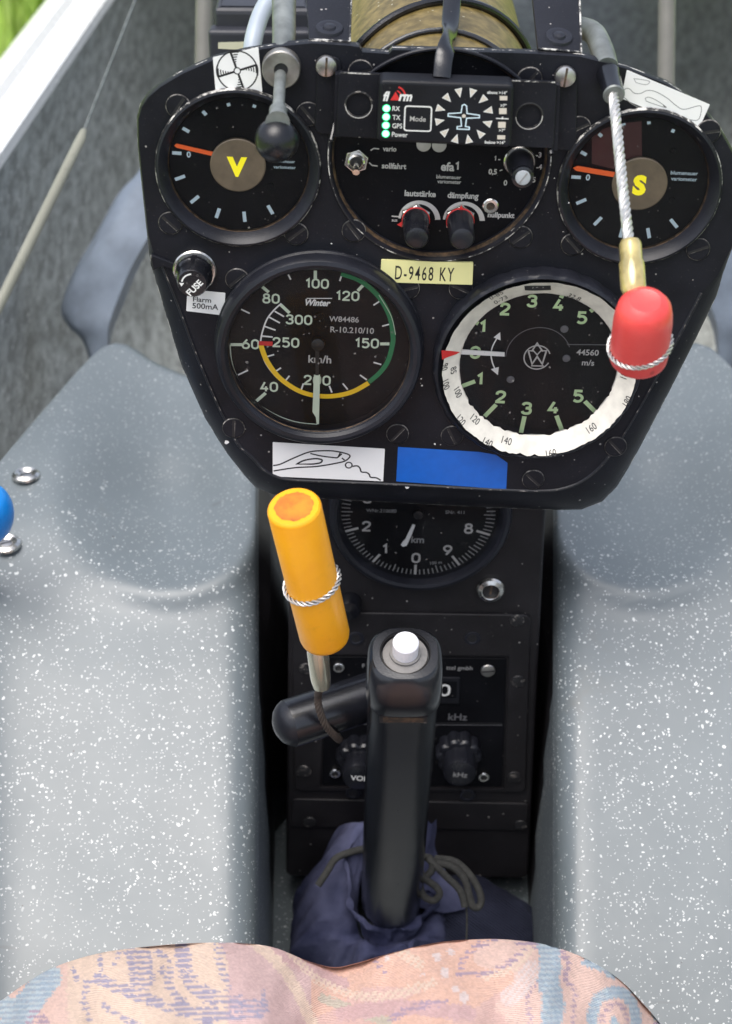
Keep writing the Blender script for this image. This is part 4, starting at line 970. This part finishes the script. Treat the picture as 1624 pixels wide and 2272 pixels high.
def plan(b, S):
    f = lambda pts: S.at([(p.x, p.y) for p in cr([(x, y, 0) for x, y in pts], 6)])
    b.line(f([(860, 640), (880, 622), (905, 625), (940, 655), (985, 655), (1030, 635), (1090, 645), (1170, 690), (1230, 740), (1285, 768), (1380, 745), (1408, 750), (1405, 800), (1385, 842), (1330, 842), (1180, 815), (1040, 780), (930, 735), (862, 680)]),   .28, .22, 'print_dim')
    b.line(f([(1015, 690), (1040, 683), (1085, 700), (1140, 735), (1162, 755), (1120, 745), (1060, 725), (1022, 710)]), .25, .22, 'print_dim', closed=True)
    b.line(f([(935, 552), (985, 558), (1045, 572), (1020, 595), (950, 580)]), .22, .22, 'print_dim', closed=True); b.poly(S.at([(1138, 735), (1165, 757), (1145, 748)])[::-1], .23, 'print_black')
sticker('canopy_sticker', [(1391, 155), (1575, 232), (1549, 289), (1378, 218)], 'white slanted sticker with a thin outline of a glider and canopy', 'sticker_white', plan, kk=(1400, 0, .3978))
def tow(b, S):
    f = lambda pts: S.at([(p.x, p.y) for p in cr([(x, y, 0) for x, y in pts], 6)])
    L = lambda pts, w_=.62: b.line(f(pts), w_, .22, 'print_black')
    L([(760, 1270), (800, 1262), (870, 1230), (960, 1195), (1040, 1188), (1110, 1192), (1182, 1212), (1165, 1240), (1120, 1255), (1000, 1275), (880, 1282), (762, 1300)])
    L([(965, 1203), (1020, 1216), (1095, 1226), (1118, 1224), (1130, 1200)]); L([(1118, 1224), (1140, 1205)])
    b.line(f([(890, 1262), (930, 1242), (990, 1232), (1028, 1238), (1022, 1254), (980, 1262)]), 1.0*.7, .22, 'print_black', closed=True); L([(1140, 1228), (1155, 1240)])
    c = S(1178, 1268); b.line(circ(*c, 1.35, 20), .55, .22, 'print_black', closed=True); L([(1198, 1275), (1225, 1272), (1240, 1285), (1248, 1305), (1275, 1308), (1290, 1318), (1300, 1335), (1330, 1338), (1355, 1352)])
sticker('tow_hook_sticker', [(605, 981), (854, 996), (850, 1068), (605, 1057)], 'white sticker drawn with a glider nose and a wavy tow rope', 'sticker_white', tow, kk=KA)
sticker('blue_tape', [(883, 992), (1064, 1003), (1100, 1009), (1126, 1027), (1123, 1086), (879, 1068)], 'plain strip of bright blue tape at the panel bottom', 'blue_tape', cat='tape', rr=.3)
sticker('registration_label', [(846, 577), (1050, 583), (1048, 632), (843, 626)], 'pale yellow label reading D-9468 KY between the dials', 'yellow_tape', lambda b, S: S.txt(b, 'D-9468 KY', 942, 607, 30, 'print_black', dz=.06, wx=.50, sp=1.25, bold=.006), cat='label', z=1.15)
def fl500(b, S): S.txt(b, 'Flarm', 366, 352, 27, 'print_black', dz=.06, rot=-2, wx=1.1); S.txt(b, '500mA', 384, 389, 30, 'print_black', dz=.06, rot=-2, wx=1.05)
sticker('fuse_label', [(416, 642), (500, 650), (497, 700), (413, 690)], 'small white label reading 500mA below the fuse cap', 'sticker_white', fl500, cat='label', kk=KA)

# ventilation pull
u, v, M_ = on(PANEL, 624, 152, 3); o = thing('ventilation_pull', 'black ball knob on a thin steel rod through a worn aluminium collar', 'pull knob', M_)
P = lambda px, py, w_: V3((PANEL.uv(px, py, w_)[0]-u, PANEL.uv(px, py, w_)[1]-v, w_))
b = MB(); b.lathe([(6.9, .1), (6.9, 4.4), (6.5, 5.0), (2.6, 5.0), (2.3, 4.2)], 'alu_worn', seg=48); b.disc(2.4, 4.3, 'print_black', seg=20); b.build('collar', o)
a_, e_ = P(622, 166, 4.5), P(617, 254, 36); b = MB(); b.tube([a_, e_], 2.1, 'zinc', 18); b.build('rod', o)
d_ = (e_-a_).normalized(); b = MB(); b.tube([e_-d_*3, e_+d_*1, e_+d_*6], [3.2, 3.0, 4.2], 'zinc', 20); b.build('neck', o)
c_ = P(614, 311, 40); b = MB(); b.lathe([(0, -7.6)]+[(7.6*cos(rad(t)), 7.6*sin(rad(t))) for t in range(-80, 90, 10)]+[(0, 7.6)], 'knob_black', Tm(*c_), 40); b.build('ball', o)
b = MB(); b.tube([P(628, -80, -55), P(630, 0, -36), P(630, 80, -14), P(626, 120, -2)], [4.6, 4.5, 4.3, 3.6], 'zinc', 18); b.build('conduit', o)
# red handle with cable
u, v, M_ = on(PANEL, 1356, 185, 2); o = thing('red_release_handle', 'red rounded pull handle hanging on a steel cable in front of the white ringed dial', 'pull handle', M_)
P = lambda px, py, w_: V3((PANEL.uv(px, py, w_)[0]-u, PANEL.uv(px, py, w_)[1]-v, w_))
Lc = lambda px, py, d: loc(M_, W(px, py, d))
b = MB(); b.tube(cr([P(1290, 62, -40), P(1318, 75, -28), P(1336, 112, -12), P(1346, 150, -1)], 6), 4.2, 'zinc', 16); b.build('conduit', o)
b = MB(); pa, pb = P(1350, 165, .5), P(1362, 210, 15); dd = (pb-pa).normalized(); b.tube([pa, pa+(pb-pa)*.5, pb], [4.4, 3.9, 3.9], 'plastic_black', 24, cap=False); b.tube([pb, pb+dd*.6, pb+dd*.3, pb-dd*5], [3.9, 3.5, 2.9, 2.7], 'zinc', 24); b.tube([pb-dd*1.0, pb-dd*.9], 2.75, 'print_black', 20); b.build('outlet', o)
ca = [P(1360, 205, 13), Lc(1366, 260, .622), Lc(1381, 410, .612), Lc(1396, 545, .603)]
b = MB(); b.rope(cr(ca, 6), 2.0, 'wire_steel', 5, 12); b.build('cable', o)
b = MB(); fa, fb = Lc(1398, 535, .603), Lc(1406, 652, .598); b.tube([fa, fa+(fb-fa)*.08, fa+(fb-fa)*.38, fa+(fb-fa)*.43, fa+(fb-fa)*.9, fb], [3.3, 3.9, 3.9, 4.4, 4.3, 3.6], 'brass_sleeve', 20); b.build('ferrule', o)
ta, tb = W(1432, 668, .588), W(1417, 786, .610); ax = (ta-tb); hl = ax.length*1000; HM = M_.inverted() @ axes_matrix(tb, ax, RX); HM.translation = HM.translation*1000
b = MB(); b.lathe([(0, -2.5), (9.2, -2.2), (9.9, -1.2), (10, 0), (9.9, hl*.62), (9.6, hl*.75), (8.9, hl*.88), (7.2, hl*.97), (5.2, hl*1.01), (4.6, hl), (0, hl)], 'red_plastic', HM, 56); b.build('grip', o)
b = MB(); lp = [HM @ V3((10.35*cos(t), 10.35*sin(t), hl*.20+2.2*cos(t)+(1.5 if 0 else 0))) for t in [2*pi*i/60 for i in range(61)]]; b.rope(lp, .95, 'wire_steel', 3, 6); b.build('wire_loop', o)
# struts from panel top going forward
for (pts, riv, lab) in ((((686, 88), (776, 92), (782, -60), (676, -60)), (735, 70), 'black flat strut with a rivet at the left of the olive case'), (((1194, 108), (1290, 116), (1284, -60), (1176, -60)), (1240, 92), 'black flat strut with a rivet at the right of the olive case')):
    cx_ = sum(p[0] for p in pts)/4; u, v, M_ = on(PANEL, cx_, pts[0][1], -4); o = thing('panel_strut', lab, 'strut', M_, 'flat struts above the panel')
    rows = []; b = MB()
    ql = [P2 for P2 in ((pts[0], pts[1], -3.2), (pts[3], pts[2], -48))]
    A = [V3((PANEL.uv(*p, w_)[0]-u, PANEL.uv(*p, w_)[1]-v, w_)) for (p0, p1, w_) in ql for p in (p0, p1)]
    A = [A[0], A[1], A[3], A[2]]; nn = (A[1]-A[0]).cross(A[3]-A[0]).normalized()
    vsx = A+[p-nn*1.8 for p in A]; b.add(vsx, [[0, 1, 2, 3], [7, 6, 5, 4], [0, 4, 5, 1], [1, 5, 6, 2], [2, 6, 7, 3], [3, 7, 4, 0]], 'panel_black')
    b.tube([A[0]+nn*.1, A[1]+nn*.1], .35, 'worn_edge', 6); b.tube([A[1]+nn*.1, A[2]+nn*.1], .35, 'worn_edge', 6); b.build('plate', o)
    t = .16; c_ = (A[0]+A[1])/2*(1-t)+(A[2]+A[3])/2*t; MM = axes_matrix(c_, nn, V3((1, 0, 0))); b = MB(); b.lathe([(5.2, .02), (4.8, .9), (3.6, 1.1), (2.4, .8), (2.0, 1.5), (0, 1.9)], 'bezel_black', MM, 28); b.build('rivet', o)
# box, hose, plate behind the panel
a = W(560, 60, .86); iv = MX.Translation(a).inverted(); o = thing('compass_box', 'dark moulded box with a ledge behind the fan sticker', 'box', MX.Translation(a))
L = lambda p: (iv @ p)*1000
def hexa(b, mat, quad, d0, d1):
    f = [L(W(x, y, d0)) for x, y in quad]; k = [L(W(x, y, d1)) for x, y in quad]; b.add(f+k, [[0, 1, 2, 3][::-1], [4, 5, 6, 7], [0, 1, 5, 4], [1, 2, 6, 5], [2, 3, 7, 6], [3, 0, 4, 7]], mat)
b = MB(); b.prism(rpoly([L(W(x, y, .86))[:2] for x, y in ((462, 97), (690, 104), (690, 30), (465, 25))], 2), -55, 0, 'box_dark', 2); b.build('base', o)
b = MB(); b.prism(rpoly([L(W(x, y, .86))[:2] for x, y in ((476, 52), (690, 60), (690, -110), (480, -110))], 2), -48, 9, 'box_dark', 3); b.build('lid', o)
b = MB(); hexa(b, 'olive_plate', [(484, 94), (560, 92), (560, 112), (484, 108)], .80, .85); b.build('bracket', o)
a = W(570, 60, .78); iv = MX.Translation(a).inverted(); t = MB(); t.tube(cr([(iv @ W(*p))*1000 for p in ((660, -70, .80), (612, -20, .79), (580, 30, .785), (562, 90, .78), (558, 140, .78))], 7), 4.0, 'hose_white', 18)
q = t.build('air_hose', sharp=60); q.matrix_world = MX.Translation(a); tag(q, 'milky white plastic hose curving down behind the fan sticker', 'hose')

# ================================================================== yellow handle
ta, tb = W(652, 1124, .630), W(720, 1408, .682); o = thing('tow_release_handle', 'yellow cylindrical pull handle with a brown stained end', 'pull handle', axes_matrix(tb, ta-tb, RX))
hl = (ta-tb).length*1000; M_ = o.matrix_world; Lc = lambda px, py, d: loc(M_, W(px, py, d))
b = MB(); b.lathe([(0, -2.6), (8.2, -2.4), (9.3, -1.2), (9.7, .8), (9.75, hl-1.2), (9.4, hl-.4), (8.9, hl), (0, hl)], 'yellow_plastic', None, 64); 
rg = random.Random(5); b.poly([((7.0+rg.uniform(-.35, .35))*cos(2*pi*i/40), (7.0+rg.uniform(-.35, .35))*sin(2*pi*i/40)) for i in range(40)], hl+.04, 'yellow_stain'); b.build('grip', o)
zl = hl*.43; b = MB(); lp = [V3((10.3*cos(t), 10.3*sin(t), zl+1.6*cos(t))) for t in [2*pi*i/60 for i in range(61)]]; b.rope(lp, 1.15, 'wire_steel', 3, 7); b.build('wire_loop', o)
fa, fb = Lc(704, 1435, .688), Lc(713, 1520, .704); b = MB(); k = lambda t: fa+(fb-fa)*t; b.tube([k(-.15), k(.0), k(.12), k(.75), k(.85), k(1.0), k(1.06)], [3.6, 3.9, 4.3, 4.2, 4.0, 3.6, 2.2], 'clear_sleeve', 20); b.build('ferrule', o)
b = MB(); b.rope(cr([fb, Lc(705, 1545, .718), Lc(710, 1580, .721), Lc(724, 1612, .725), Lc(744, 1634, .733), Lc(752, 1640, .748), Lc(748, 1632, .768), Lc(730, 1600, .80)], 7), 1.7, 'rope_brown', 5, 9); b.build('cable', o)

# ================================================================== control stick
bo, to = W(867, 2004, .862), W(899, 1448, .684); sM_ = axes_matrix(bo, to-bo, RX); L_ = (to-bo).length*1000
stk = thing('control_stick', 'glossy black control stick grip with a white push button on its head', 'control stick', sM_)
# which local y points to the viewer?
vy = -1 if (sM_.to_3x3() @ V3((0, 1, 0))).dot(FW) > 0 else 1
def sect(z, hx, hy, yo, ex, n=48):
    o_ = []
    for i in range(n):
        t = 2*pi*i/n; c, s_ = cos(t), sin(t); o_.append((hx*abs(c)**ex*(1 if c > 0 else -1), vy*(hy*abs(s_)**ex*(1 if s_ > 0 else -1)+yo), z))
    return o_ if vy > 0 else o_
def loft(mb, secs, mat, cap0=True, cap1=True):
    n = len(secs[0]); vs_ = [p for s_ in secs for p in s_]; fs = [[i*n+j, i*n+(j+1) % n, (i+1)*n+(j+1) % n, (i+1)*n+j] for i in range(len(secs)-1) for j in range(n)]
    if cap0: fs.append(list(range(n))[::-1])
    if cap1: fs.append([(len(secs)-1)*n+j for j in range(n)])
    if vy < 0: fs = [f[::-1] for f in fs]
    mb.add(vs_, fs, mat)
b = MB(); loft(b, [sect(-4.5, 9, 8, 0, .95), sect(-3.6, 12.2, 11.2, 0, .95), sect(-1.2, 13.8, 12.6, 0, .92), sect(4, 14.3, 13.0, 0, .9), sect(60, 14.3, 12.6, 0, .82), sect(L_-62, 14.0, 12, 0, .74), sect(L_-40, 13.9, 12, 0, .7), sect(L_-30, 14.3, 12.2, .1, .68), sect(L_-24, 14.6, 12.4, .3, .66)], 'plastic_black', True, False); b.build('column', stk, sharp=50)
b = MB(); H = L_
loft(b, [sect(H-24, 14.6, 12.4, .3, .66), sect(H-21.5, 14.8, 14.2, 1.8, .62), sect(H-19, 14.9, 14.8, 2.3, .60), sect(H-9, 14.7, 14.4, 1.6, .62), sect(H-4, 14.4, 13.6, .9, .66), sect(H-1.4, 13.6, 12.8, .5, .7), sect(H, 12.4, 11.6, .3, .76)], 'plastic_black', False, False)
# top with a sunk well
n = 48; top = sect(H, 12.4, 11.6, .3, .76); w1 = [(9.9*cos(2*pi*i/n), vy*9.9*sin(2*pi*i/n), H+.2) for i in range(n)]; w2 = [(9.4*cos(2*pi*i/n), vy*9.4*sin(2*pi*i/n), H-.6) for i in range(n)]; w3 = [(9.2*cos(2*pi*i/n), vy*9.2*sin(2*pi*i/n), H-2.6) for i in range(n)]
loft(b, [top, w1, w2, w3], 'plastic_black', False, True); b.build('head', stk, sharp=45)
b = MB(); b.lathe([(8.9, H-2.5), (8.6, H-1.2), (7.0, H-.6), (6.0, H-.6), (5.9, H+.4), (5.0, H+.6)], 'grey_bush', None, 48); q = b.build('bushing', stk)
b = MB(); b.lathe([(5.0, H-1), (5.0, H+7.0), (4.6, H+7.6), (0, H+7.7)], 'white_button', None, 40); b.build('push_button', stk)
b = MB(); z0, z1 = H-30.5, H-25.5; yy = vy*13.2
pts = [(-9.3, yy, z0), (9.3, yy, z0), (9.3, yy, z1), (-9.3, yy, z1)]; bk = [(p[0], vy*9, p[2]) for p in pts]; b.add(pts+bk, [[0, 1, 2, 3], [0, 1, 5, 4], [1, 2, 6, 5], [2, 3, 7, 6], [3, 0, 4, 7]], 'worn_screw')
pts = [(-8, vy*13.35, z0+.8), (8, vy*13.35, z0+.8), (8, vy*13.35, z1-.6), (-8, vy*13.35, z1-.6)]; b.add(pts, [[0, 1, 2, 3]], 'rust_edge'); b.build('label_slot', stk)
# side grip
pa, pb = loc(sM_, W(640, 1606, .738)), loc(sM_, W(850, 1536, .752)); d_ = (pb-pa).normalized(); b = MB(); rr0 = 10.2
prof = [(-rr0*.62, .6), (-rr0*.58, rr0*.35), (-rr0*.42, rr0*.68), (-rr0*.2, rr0*.88), (0, rr0*.98)]
b.tube([pa+d_*t for t, r in prof], [r for t, r in prof], 'knob_black', 36); b.tube([pa+d_*.05, pa+d_*1.2, pb], [rr0*.985, rr0, rr0], 'plastic_black', 36); b.build('side_grip', stk)
b = MB(); b.tube([(0, 0, -3), (0, vy*-2, -62)], 8, 'steel', 16); b.build('shaft', stk)

# ================================================================== gaiter
gb = V3((W(892, 2060, .90).x, W(892, 2060, .905).y, ZF)); gM = MX.Translation(gb)
gai = thing('stick_gaiter', 'crumpled navy cloth gaiter gathered around the foot of the control stick', 'gaiter', gM)
stick_ax = (to-bo).normalized(); neck = loc(gM, bo-stick_ax*.017)
rg = random.Random(11)
def fold(t, k):
    r = lambda a: 1-2*abs(sin(a*.5))**.75
    return .45*r(5*t+1.3+k*2.1)+.35*r(9*t+.4-k*3.4)+.22*r(15*t+2+k*5)+.12*r(26*t+k*8)
def fold_soft(t, k): return sin(5*t+1.3+k*2.1)*.5+sin(9*t+.4-k*3.0)*.32+sin(14*t+2.0+k*4)*.18+sin(23*t+k*7)*.10*(1 if k > .3 else .4)
def gsurf(prof, mat, amp, name, cx_=0, cy_=0, ph=0, asym=None, back=0):
    rows = []; N = 260; M = len(prof)
    for i, (f, r, z) in enumerate(prof):
        row = []
        for j in range(N+1):
            t = 2*pi*j/N; k = i/(M-1); rr = r*(1+amp[i]*fold(t+ph, k))
            if asym: rr *= asym(t, k)
            zz = back*max(0, sin(t-.5))**1.3*f; row.append(V3((cx_*(1-f)+neck.x*f+rr*cos(t), cy_*(1-f)+neck.y*f+rr*sin(t)*.92, zz+z+amp[i]*r*.45*sin(7*t+k*5+ph))))
        rows.append(row)
    R2 = [cr([rows[i][j] for i in range(M)], 7) for j in range(N+1)]
    b = MB(); b.grid(R2, mat, flip=True); return b.build(name, gai, sharp=80)
nz = neck.z
gsurf([(0, 43, -1), (.05, 45, 10), (.25, 44, 22), (.5, 40, nz*.70), (.75, 33, nz*.95), (1, 24, nz*1.0), (1, 17.0, nz*.93), (1, 16, nz*.90)], 'navy_cloth', [.05, .10, .13, .16, .17, .16, .06, .02], 'cloth', -9, 2, 0, lambda t, k: 1+.13*cos(t-pi*.85), back=46)
gsurf([(1, 15.6, nz*.88), (1, 16.5, nz*.98), (1, 19.5, nz*1.10), (1, 23.5, nz*1.24), (1, 22, nz*1.28)], 'navy_cloth', [.02, .05, .12, .14, .14], 'gathered_collar', ph=1.7, back=36, asym=lambda t, k: (1.0-.25*max(0, -sin(t))*k))
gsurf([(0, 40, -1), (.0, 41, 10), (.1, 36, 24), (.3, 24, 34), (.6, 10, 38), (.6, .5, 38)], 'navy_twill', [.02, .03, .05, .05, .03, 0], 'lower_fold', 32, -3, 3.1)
# cloth tongue behind the stick
b = MB(); Lg = lambda px, py, d: loc(gM, W(px, py, d)); rows = []
for (xl, xr, y, d) in ((925, 968, 1822, .885), (915, 968, 1850, .885), (905, 965, 1885, .887), (880, 985, 1930, .888), (850, 1010, 1975, .886), (840, 1035, 2020, .884)):
    rows.append([Lg(xl+(xr-xl)*i/8, y+6*sin(i*1.3), d-.010*sin(pi*i/8)+.003*sin(3.1*i)) for i in range(9)])
b.grid([cr([r[k] for r in rows], 5) for k in range(9)], 'navy_cloth'); b.build('cloth_tongue', gai, sharp=80)
b = MB()
def cord(pts): MB().tube(cr([Lg(*p) for p in pts], 7), 1.75, 'cord_grey', 10).build('drawstring', gai, sharp=80)
cord([(815, 1882, .862), (780, 1890, .858), (745, 1905, .855), (725, 1935, .853), (705, 1965, .852)])
cord([(930, 1900, .868), (955, 1905, .852), (958, 1930, .848), (935, 1955, .848)]); cord([(955, 1915, .85), (1000, 1922, .848), (1030, 1950, .847), (1042, 1990, .847), (1050, 2012, .847), (1064, 2010, .848), (1066, 1985, .848), (1045, 1945, .848), (1010, 1912, .85), (965, 1905, .852)])
cord([(930, 1915, .852), (938, 1945, .846), (968, 1968, .845), (975, 1985, .845), (960, 1998, .846), (938, 1985, .848), (928, 1950, .85)]); cord([(950, 1905, .850), (985, 1940, .846), (1020, 1975, .846), (1032, 2012, .846)])
b = MB(); b.tube(cr([Lg(*p) for p in ((1034, 2000, .85), (1036, 2040, .85), (1035, 2085, .85))], 4), .5, 'cord_grey', 6); b.build('loose_thread', gai)

# ================================================================== seat cushion
cu_ = thing('seat_cushion', 'plump peach seat cushion with faded blue and violet woven pattern', 'cushion', MX.Translation(W(760, 2180, .64)))
iv = cu_.matrix_world.inverted()
SIL = [(-300, 2420), (-120, 2300), (0, 2221), (60, 2180), (130, 2142), (230, 2113), (350, 2098), (450, 2092), (540, 2093), (610, 2103), (680, 2131), (740, 2146), (790, 2137), (860, 2117), (960, 2093), (1060, 2084), (1130, 2085), (1210, 2096), (1290, 2123), (1370, 2170), (1430, 2230), (1480, 2290), (1600, 2440), (1750, 2560)]
silc = cr([(x, y, 0) for x, y in SIL], 34)
TS = [.27*i/72 for i in range(1, 73)]+[.27+.73*i/14 for i in range(1, 15)]
# woven design of the cover: every band is (colour, stitched or plain, width, path) on the cloth
CREAM, PINK, ROSE, SALMON, BLUSH, BLUE, TEAL, PURP, SAGE, PALE = (.62, .46, .33), (.50, .31, .30), (.45, .24, .24), (.60, .32, .21), (.62, .40, .32), (.13, .15, .30), (.13, .30, .42), (.20, .12, .24), (.36, .33, .23), (.60, .50, .48)
BANDS = [(PINK, 0, 44, [(505, 2085), (540, 2140), (590, 2190), (640, 2280)]), (ROSE, 0, 30, [(600, 2095), (650, 2130), (720, 2165), (760, 2185)]), (CREAM, 0, 24, [(556, 2085), (620, 2140), (660, 2200), (700, 2290)]), (SAGE, 0, 22, [(715, 2215), (780, 2240), (860, 2268)]),
 (CREAM, 2, 20, [(640, 2105), (690, 2160), (740, 2192), (820, 2212), (900, 2200), (960, 2180)]), (ROSE, 0, 34, [(760, 2250), (860, 2236), (960, 2238), (1040, 2250)]), (CREAM, 2, 26, [(890, 2112), (915, 2130), (930, 2140)]), (BLUSH, 0, 60, [(1080, 2120), (1110, 2115), (1140, 2100)]), (CREAM, 2, 22, [(1080, 2165), (1130, 2150), (1175, 2110), (1185, 2090)]), (PALE, 2, 40, [(1130, 2215), (1155, 2190), (1180, 2150)]),
 (BLUE, 1, 14, [(196, 2262), (186, 2215), (195, 2182), (218, 2168)]), (BLUE, 1, 26, [(218, 2172), (260, 2190), (310, 2210), (380, 2235), (470, 2250), (575, 2246)]), (BLUE, 1, 54, [(302, 2112), (312, 2135), (316, 2170)]), (BLUE, 1, 34, [(404, 2098), (412, 2150), (432, 2190), (480, 2215), (580, 2238)]), (BLUE, 1, 20, [(486, 2093), (492, 2140), (505, 2190)]),
 (BLUE, 1, 12, [(228, 2230), (280, 2262), (345, 2290)]), (BLUE, 1, 18, [(362, 2150), (385, 2200), (420, 2240), (470, 2280)]), (BLUE, 1, 10, [(165, 2150), (170, 2175)]), (BLUE, 1, 10, [(222, 2125), (226, 2150)]), (BLUE, 1, 12, [(262, 2115), (255, 2145)]), (BLUE, 1, 10, [(586, 2200), (588, 2235)]), (BLUE, 1, 12, [(350, 2110), (372, 2130), (380, 2160)]),
 (PURP, 1, 14, [(1098, 2086), (1050, 2105), (1026, 2130), (1018, 2158)]), (PURP, 1, 11, [(1018, 2158), (1060, 2162), (1120, 2142), (1165, 2108)]), (PURP, 1, 10, [(842, 2112), (835, 2135), (856, 2156)]), (PURP, 1, 18, [(1150, 2088), (1200, 2098)]), (PURP, 1, 16, [(868, 2262), (920, 2236), (985, 2222)]), (PURP, 1, 9, [(1190, 2180), (1170, 2220), (1180, 2270)]),
 (TEAL, 3, 48, [(1216, 2090), (1222, 2140), (1218, 2180), (1228, 2225), (1222, 2290)]), (PURP, 1, 10, [(1244, 2105), (1262, 2142), (1254, 2172), (1276, 2205), (1270, 2270)]), (TEAL, 3, 26, [(1312, 2290), (1318, 2235), (1345, 2205), (1385, 2205), (1408, 2240), (1412, 2290)]), (PURP, 1, 9, [(1334, 2290), (1340, 2248), (1362, 2230), (1386, 2240), (1392, 2290)]), (TEAL, 3, 16, [(1362, 2262), (1364, 2290)]), (PURP, 1, 10, [(1425, 2195), (1448, 2235), (1462, 2290)]), (TEAL, 3, 20, [(1300, 2135), (1340, 2148), (1360, 2165)]), (TEAL, 3, 30, [(1460, 2250), (1500, 2300), (1540, 2380)]),
 (TEAL, 3, 60, [(20, 2290), (70, 2215), (108, 2168)]), (PURP, 1, 20, [(58, 2300), (80, 2245), (104, 2290)]), (TEAL, 3, 30, [(-60, 2330), (-20, 2262), (20, 2225)])]
BD = []
for col_, kd, wd_, P_ in BANDS:
    q = [(p.x, p.y) for p in cr([(x, y, 0) for x, y in P_], 6)]
    BD.append((col_, kd, wd_/2, q, min(p[0] for p in q)-wd_, max(p[0] for p in q)+wd_, min(p[1] for p in q)-wd_, max(p[1] for p in q)+wd_))
FLECK = [(970, 2125, 9), (1000, 2112, 7), (986, 2158, 9), (1030, 2212, 10), (860, 2125, 6), (1010, 2195, 6), (940, 2165, 5)]
wr = random.Random(9); _wc = {}
def weave(x, y):
    if y > 2290: y = 2290-abs(((y-2290) % 360)-180)
    i, j = int(x//5), int(y//3)
    if (i, j) in _wc: return _wc[i, j]
    X, Y = i*5+2.5+wr.uniform(-3.5, 3.5), j*3+1.5+wr.uniform(-2.5, 2.5)
    c = CREAM if X < 505 else (PINK if X < 690 else (SALMON if X < 1120+20*sin(Y*.05) else BLUSH))
    if X < 150: c = BLUSH
    if c is SALMON and Y > 2190 and sin(X*.02+Y*.03) > .2: c = (.54, .30, .25)
    row = (j*3+1.5+X*.05) % 12 < 7.5
    for col_, kd, w2, q, x0, x1, y0, y1 in BD:
        if X < x0 or X > x1 or Y < y0 or Y > y1: continue
        d = 1e9
        for (ax, ay), (bx, by) in zip(q, q[1:]):
            vx, vy_ = bx-ax, by-ay; t = max(0, min(1, ((X-ax)*vx+(Y-ay)*vy_)/(vx*vx+vy_*vy_+1e-9))); d = min(d, hypot(X-ax-vx*t, Y-ay-vy_*t))
        if d < w2:
            if kd == 0 or (kd == 2 and (i+j//2) % 3) or (kd == 1 and row and wr.random() < .93): c = col_
            elif kd == 3: c = col_ if row else (.30, .46, .52)
    for fx_, fy_, fr_ in FLECK:
        if hypot(X-fx_, (Y-fy_)*.8) < fr_: c = PALE
    k = wr.uniform(.90, 1.08); c = tuple((v*.64+m_*.36)*k*1.06 for v, m_ in zip(c, (.60, .51, .48))); _wc[i, j] = c; return c
rows, cols_ = [], []
for p in silc:
    x, y = p.x, p.y; crease = math.exp(-((x-720)/70)**2); row = []
    for k in range(6):
        a = (5-k)/5*1.35; row.append(iv @ W(x, y+150*(1-cos(a)), .664+.045*sin(a)+.01*(1-cos(a))+.0035*sin(x*.013)*k/8)); cols_.append(weave(x, y+30-5*k))
    for t in TS:
        kk = 5+28*t; py = y+1150*t**1.25+10*t; d = .664-.030*sin(min(1, t*3)*pi/2)-.20*t**1.3
        dd = .0035*sin(x*.013+kk*.35)*min(1, kk/8)+.0025*sin(x*.029-kk*.5)+.010*crease*math.exp(-((kk-6)/7)**2)+.0012*sin(x*.07+kk*.9)*sin(x*.021)
        row.append(iv @ W(x, py, d+dd)); cols_.append(weave(x, py))
    rows.append(row)
b = MB(); b.grid(rows, 'cushion_fabric', flip=False); q = b.build('cover', cu_, scale=1, sharp=80)
ca_ = q.data.color_attributes.new('weave', 'FLOAT_COLOR', 'POINT'); ca_.data.foreach_set('color', [v for c in cols_ for v in (*c, 1)])
